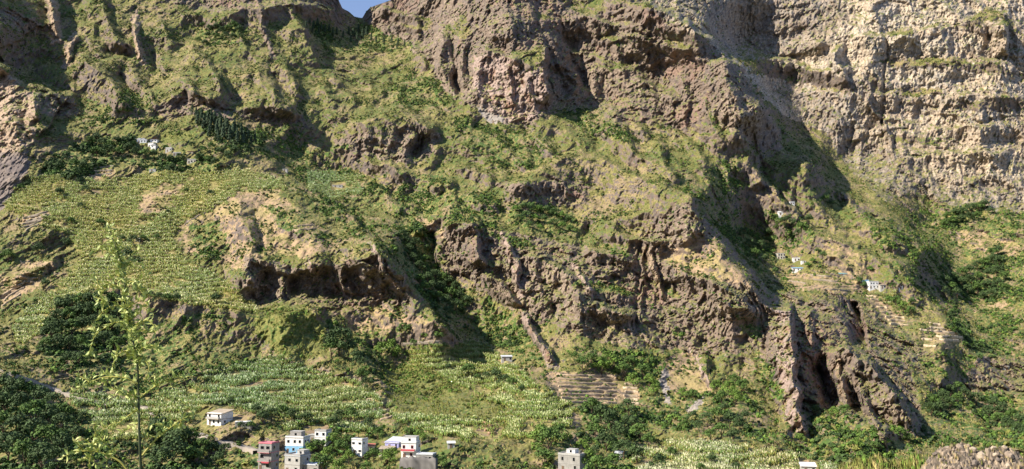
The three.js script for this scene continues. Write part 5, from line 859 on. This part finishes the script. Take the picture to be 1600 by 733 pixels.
  for (let i = 0; i < 420; i++) { const t = 0.62 + 0.38 * r(), p = curve.getPointAt(t), d = sphereDir(r); d.y += 0.3; putLeaf(p.addScaledVector(sphereDir(r), 0.03), d, g, 0.048 + 0.040 * r()); }
  rest.forEach((ms, mi) => { if (!ms.length) return; const gs = ms.map(m => leaf.clone().applyMatrix4(m)), m = mesh('leaves', mergeGeometries(gs), leafMats[mi], g); m.userData.kind = 'stuff'; });
  tag(g, 'thin sapling with dark stem and narrow curled pale-green leaves', 'sapling'); add(g);
}
{ // stony bank with dry brush on the right, grassy hump and agaves beside it
  const stoneM = new THREE.MeshStandardMaterial({ vertexColors: true, roughness: 1 });
  function bank(name, label, cat, u, vTop, Z, w, dep, seed, tones, rough, kind) {
    const top = at(u, vTop, Z), h = 4.2, n = 150, P = [], C = [], I = [], r = createNoise3D(rng(seed));
    for (let j = 0; j <= n; j++) for (let i = 0; i <= n; i++) {
      const a = (i / n * 2 - 1), b = (j / n * 2 - 1), x = a * w / 2, z = b * dep / 2, e = Math.max(0, 1 - Math.pow(Math.abs(a), 6)) * Math.max(0, 1 - Math.pow(Math.abs(b), 2.4));
      let y = h * Math.pow(e, 0.75); y += e * (0.35 * r(x / 1.3, z / 1.3, 1) + rough * (0.10 * (1 - 2 * Math.abs(r(x / 0.4, z / 0.4, 2))) + 0.07 * (1 - 2 * Math.abs(r(x / 0.17, z / 0.17, 3))) + 0.05 * r(x / 0.07, z / 0.07, 5)));
      P.push(top.x + x, top.y - h - 0.25 + y, top.z + z); const q = r(x / 0.22, z / 0.22, 7) + 0.5 * r(x / 0.09, z / 0.09, 9), t = q > 0.45 ? tones[0] : q > -0.1 ? tones[1] : tones[2], k = 0.85 + 0.3 * Math.abs(r(x / 0.06, z / 0.06, 11)); C.push(t[0] * k, t[1] * k, t[2] * k);
      if (i && j) { const A = (j - 1) * (n + 1) + i - 1; I.push(A, A + n + 1, A + 1, A + 1, A + n + 1, A + n + 2); }
    }
    const g = new THREE.BufferGeometry(); g.setAttribute('position', new THREE.Float32BufferAttribute(P, 3)); g.setAttribute('color', new THREE.Float32BufferAttribute(C, 3)); g.setIndex(I); g.computeVertexNormals();
    const m = mesh(name, g, stoneM); tag(m, label, cat, null, kind); add(m); return (fx, fz) => { const i = Math.round((fx + 1) / 2 * n), j = Math.round((fz + 1) / 2 * n), k = 3 * (j * (n + 1) + i); return V3(P[k], P[k + 1], P[k + 2]); };
  }
  const rockTop = bank('stony_bank', 'crumbling brown stony bank rising at the near edge', 'bank', 1524, 700, 40, 5.4, 4, 61, [[0.33, 0.255, 0.18], [0.19, 0.145, 0.105], [0.09, 0.072, 0.055]], 1.2);
  const turfTop = bank('grassy_bank', 'near hump of yellow-green grass beside the stony bank', 'bank', 1385, 718, 42, 6.2, 4, 62, [[0.30, 0.26, 0.09], [0.16, 0.15, 0.04], [0.11, 0.12, 0.03]], 0.5);
  const r = rng(808), tufts = [];
  for (let i = 0; i < 900; i++) { const p = turfTop(r() * 1.7 - 0.85, r() * 1.2 - 0.4), s = 0.10 + 0.16 * r(); tufts.push([p.x, p.y - 0.02, p.z, s, s * 1.4, r() * 6.28, shade(r() < 0.5 ? TINT.lime : r() < 0.5 ? TINT.straw : TINT.fresh, r)]); }
  for (let i = 0; i < 260; i++) { const p = rockTop(r() * 1.6 - 0.8, r() * 1.2 - 0.4), s = 0.06 + 0.10 * r(); tufts.push([p.x, p.y - 0.02, p.z, s, s * 1.5, r() * 6.28, shade(r() < 0.75 ? [0.33, 0.25, 0.14] : TINT.olive, r)]); }
  scatter('near_grass', 'tufts of grass on the near banks', 'grass', [tuftGeo(31, 12), tuftGeo(32, 10)], tufts);
  const stones = [0, 1, 2].map(k => { const g = new THREE.IcosahedronGeometry(1, 1), p = g.attributes.position, nz = createNoise3D(rng(70 + k)); for (let i = 0; i < p.count; i++) { const v = V3().fromBufferAttribute(p, i), s = 1 + 0.35 * nz(v.x * 1.3, v.y * 1.3, v.z * 1.3); p.setXYZ(i, v.x * s, v.y * s * 0.75, v.z * s); } g.computeVertexNormals(); return g; });
  const stoneMats = [[0.38, 0.30, 0.22], [0.26, 0.20, 0.15], [0.17, 0.135, 0.11]].map(c => new THREE.MeshStandardMaterial({ color: new THREE.Color(...c), roughness: 1 }));
  for (let i = 0; i < 90; i++) { const p = rockTop(r() * 1.5 - 0.75, r() * 0.9 - 0.15), m = mesh(numbered('loose_stone'), stones[i % 3], stoneMats[Math.floor(r() * 3)]); m.position.copy(p); m.scale.setScalar(0.06 + 0.17 * r() * r()); m.rotation.set(r() * 6, r() * 6, r() * 6); tag(m, 'loose brown stone lying on the crumbling stony bank', 'stone', 'stones on the stony bank'); add(m); }
  // agave rosettes
  const bladeMat = new THREE.MeshStandardMaterial({ color: new THREE.Color(0.34, 0.36, 0.06), roughness: 0.55, side: THREE.DoubleSide });
  const blade = (() => { const P = [], I = [], n = 6; for (let i = 0; i <= n; i++) { const t = i / n, w = 0.075 * (1 - t) ** 0.7 * (0.7 + 0.6 * t), y = t - 0.25 * t * t * t; P.push(0.28 * t * t, y, -w, 0.03 + 0.28 * t * t, y, 0, 0.28 * t * t, y, w); if (i) { const a = 3 * (i - 1); I.push(a, a + 1, a + 3, a + 1, a + 4, a + 3, a + 1, a + 2, a + 4, a + 2, a + 5, a + 4); } } const g = new THREE.BufferGeometry(); g.setAttribute('position', new THREE.Float32BufferAttribute(P, 3)); g.setIndex(I); g.computeVertexNormals(); return g; })();
  for (const [fx, fz, s, label] of [[-0.80, 0.45, 0.85, 'spiky yellow-green agave at the far end of the grassy hump'], [-0.44, 0.45, 1.0, 'largest spiky agave growing on the middle of the grassy hump'], [0.74, 0.5, 0.75, 'spiky agave where the grassy hump meets the stony bank']]) {
    const g = new THREE.Group(); g.name = numbered('agave'); g.position.copy(turfTop(fx, fz)); g.position.y -= 0.05;
    for (let i = 0; i < 26; i++) { const m = mesh('leaf', blade, bladeMat, g), tilt = 0.15 + 0.95 * ((i % 13) / 13) * (0.8 + 0.4 * r()); m.rotation.set(0, i * 2.4, -tilt, 'YXZ'); m.scale.setScalar(s * (0.75 + 0.4 * r())); }
    tag(g, label, 'agave', 'agaves on the near bank'); add(g);
  }
}
renderer.render(scene, camera);
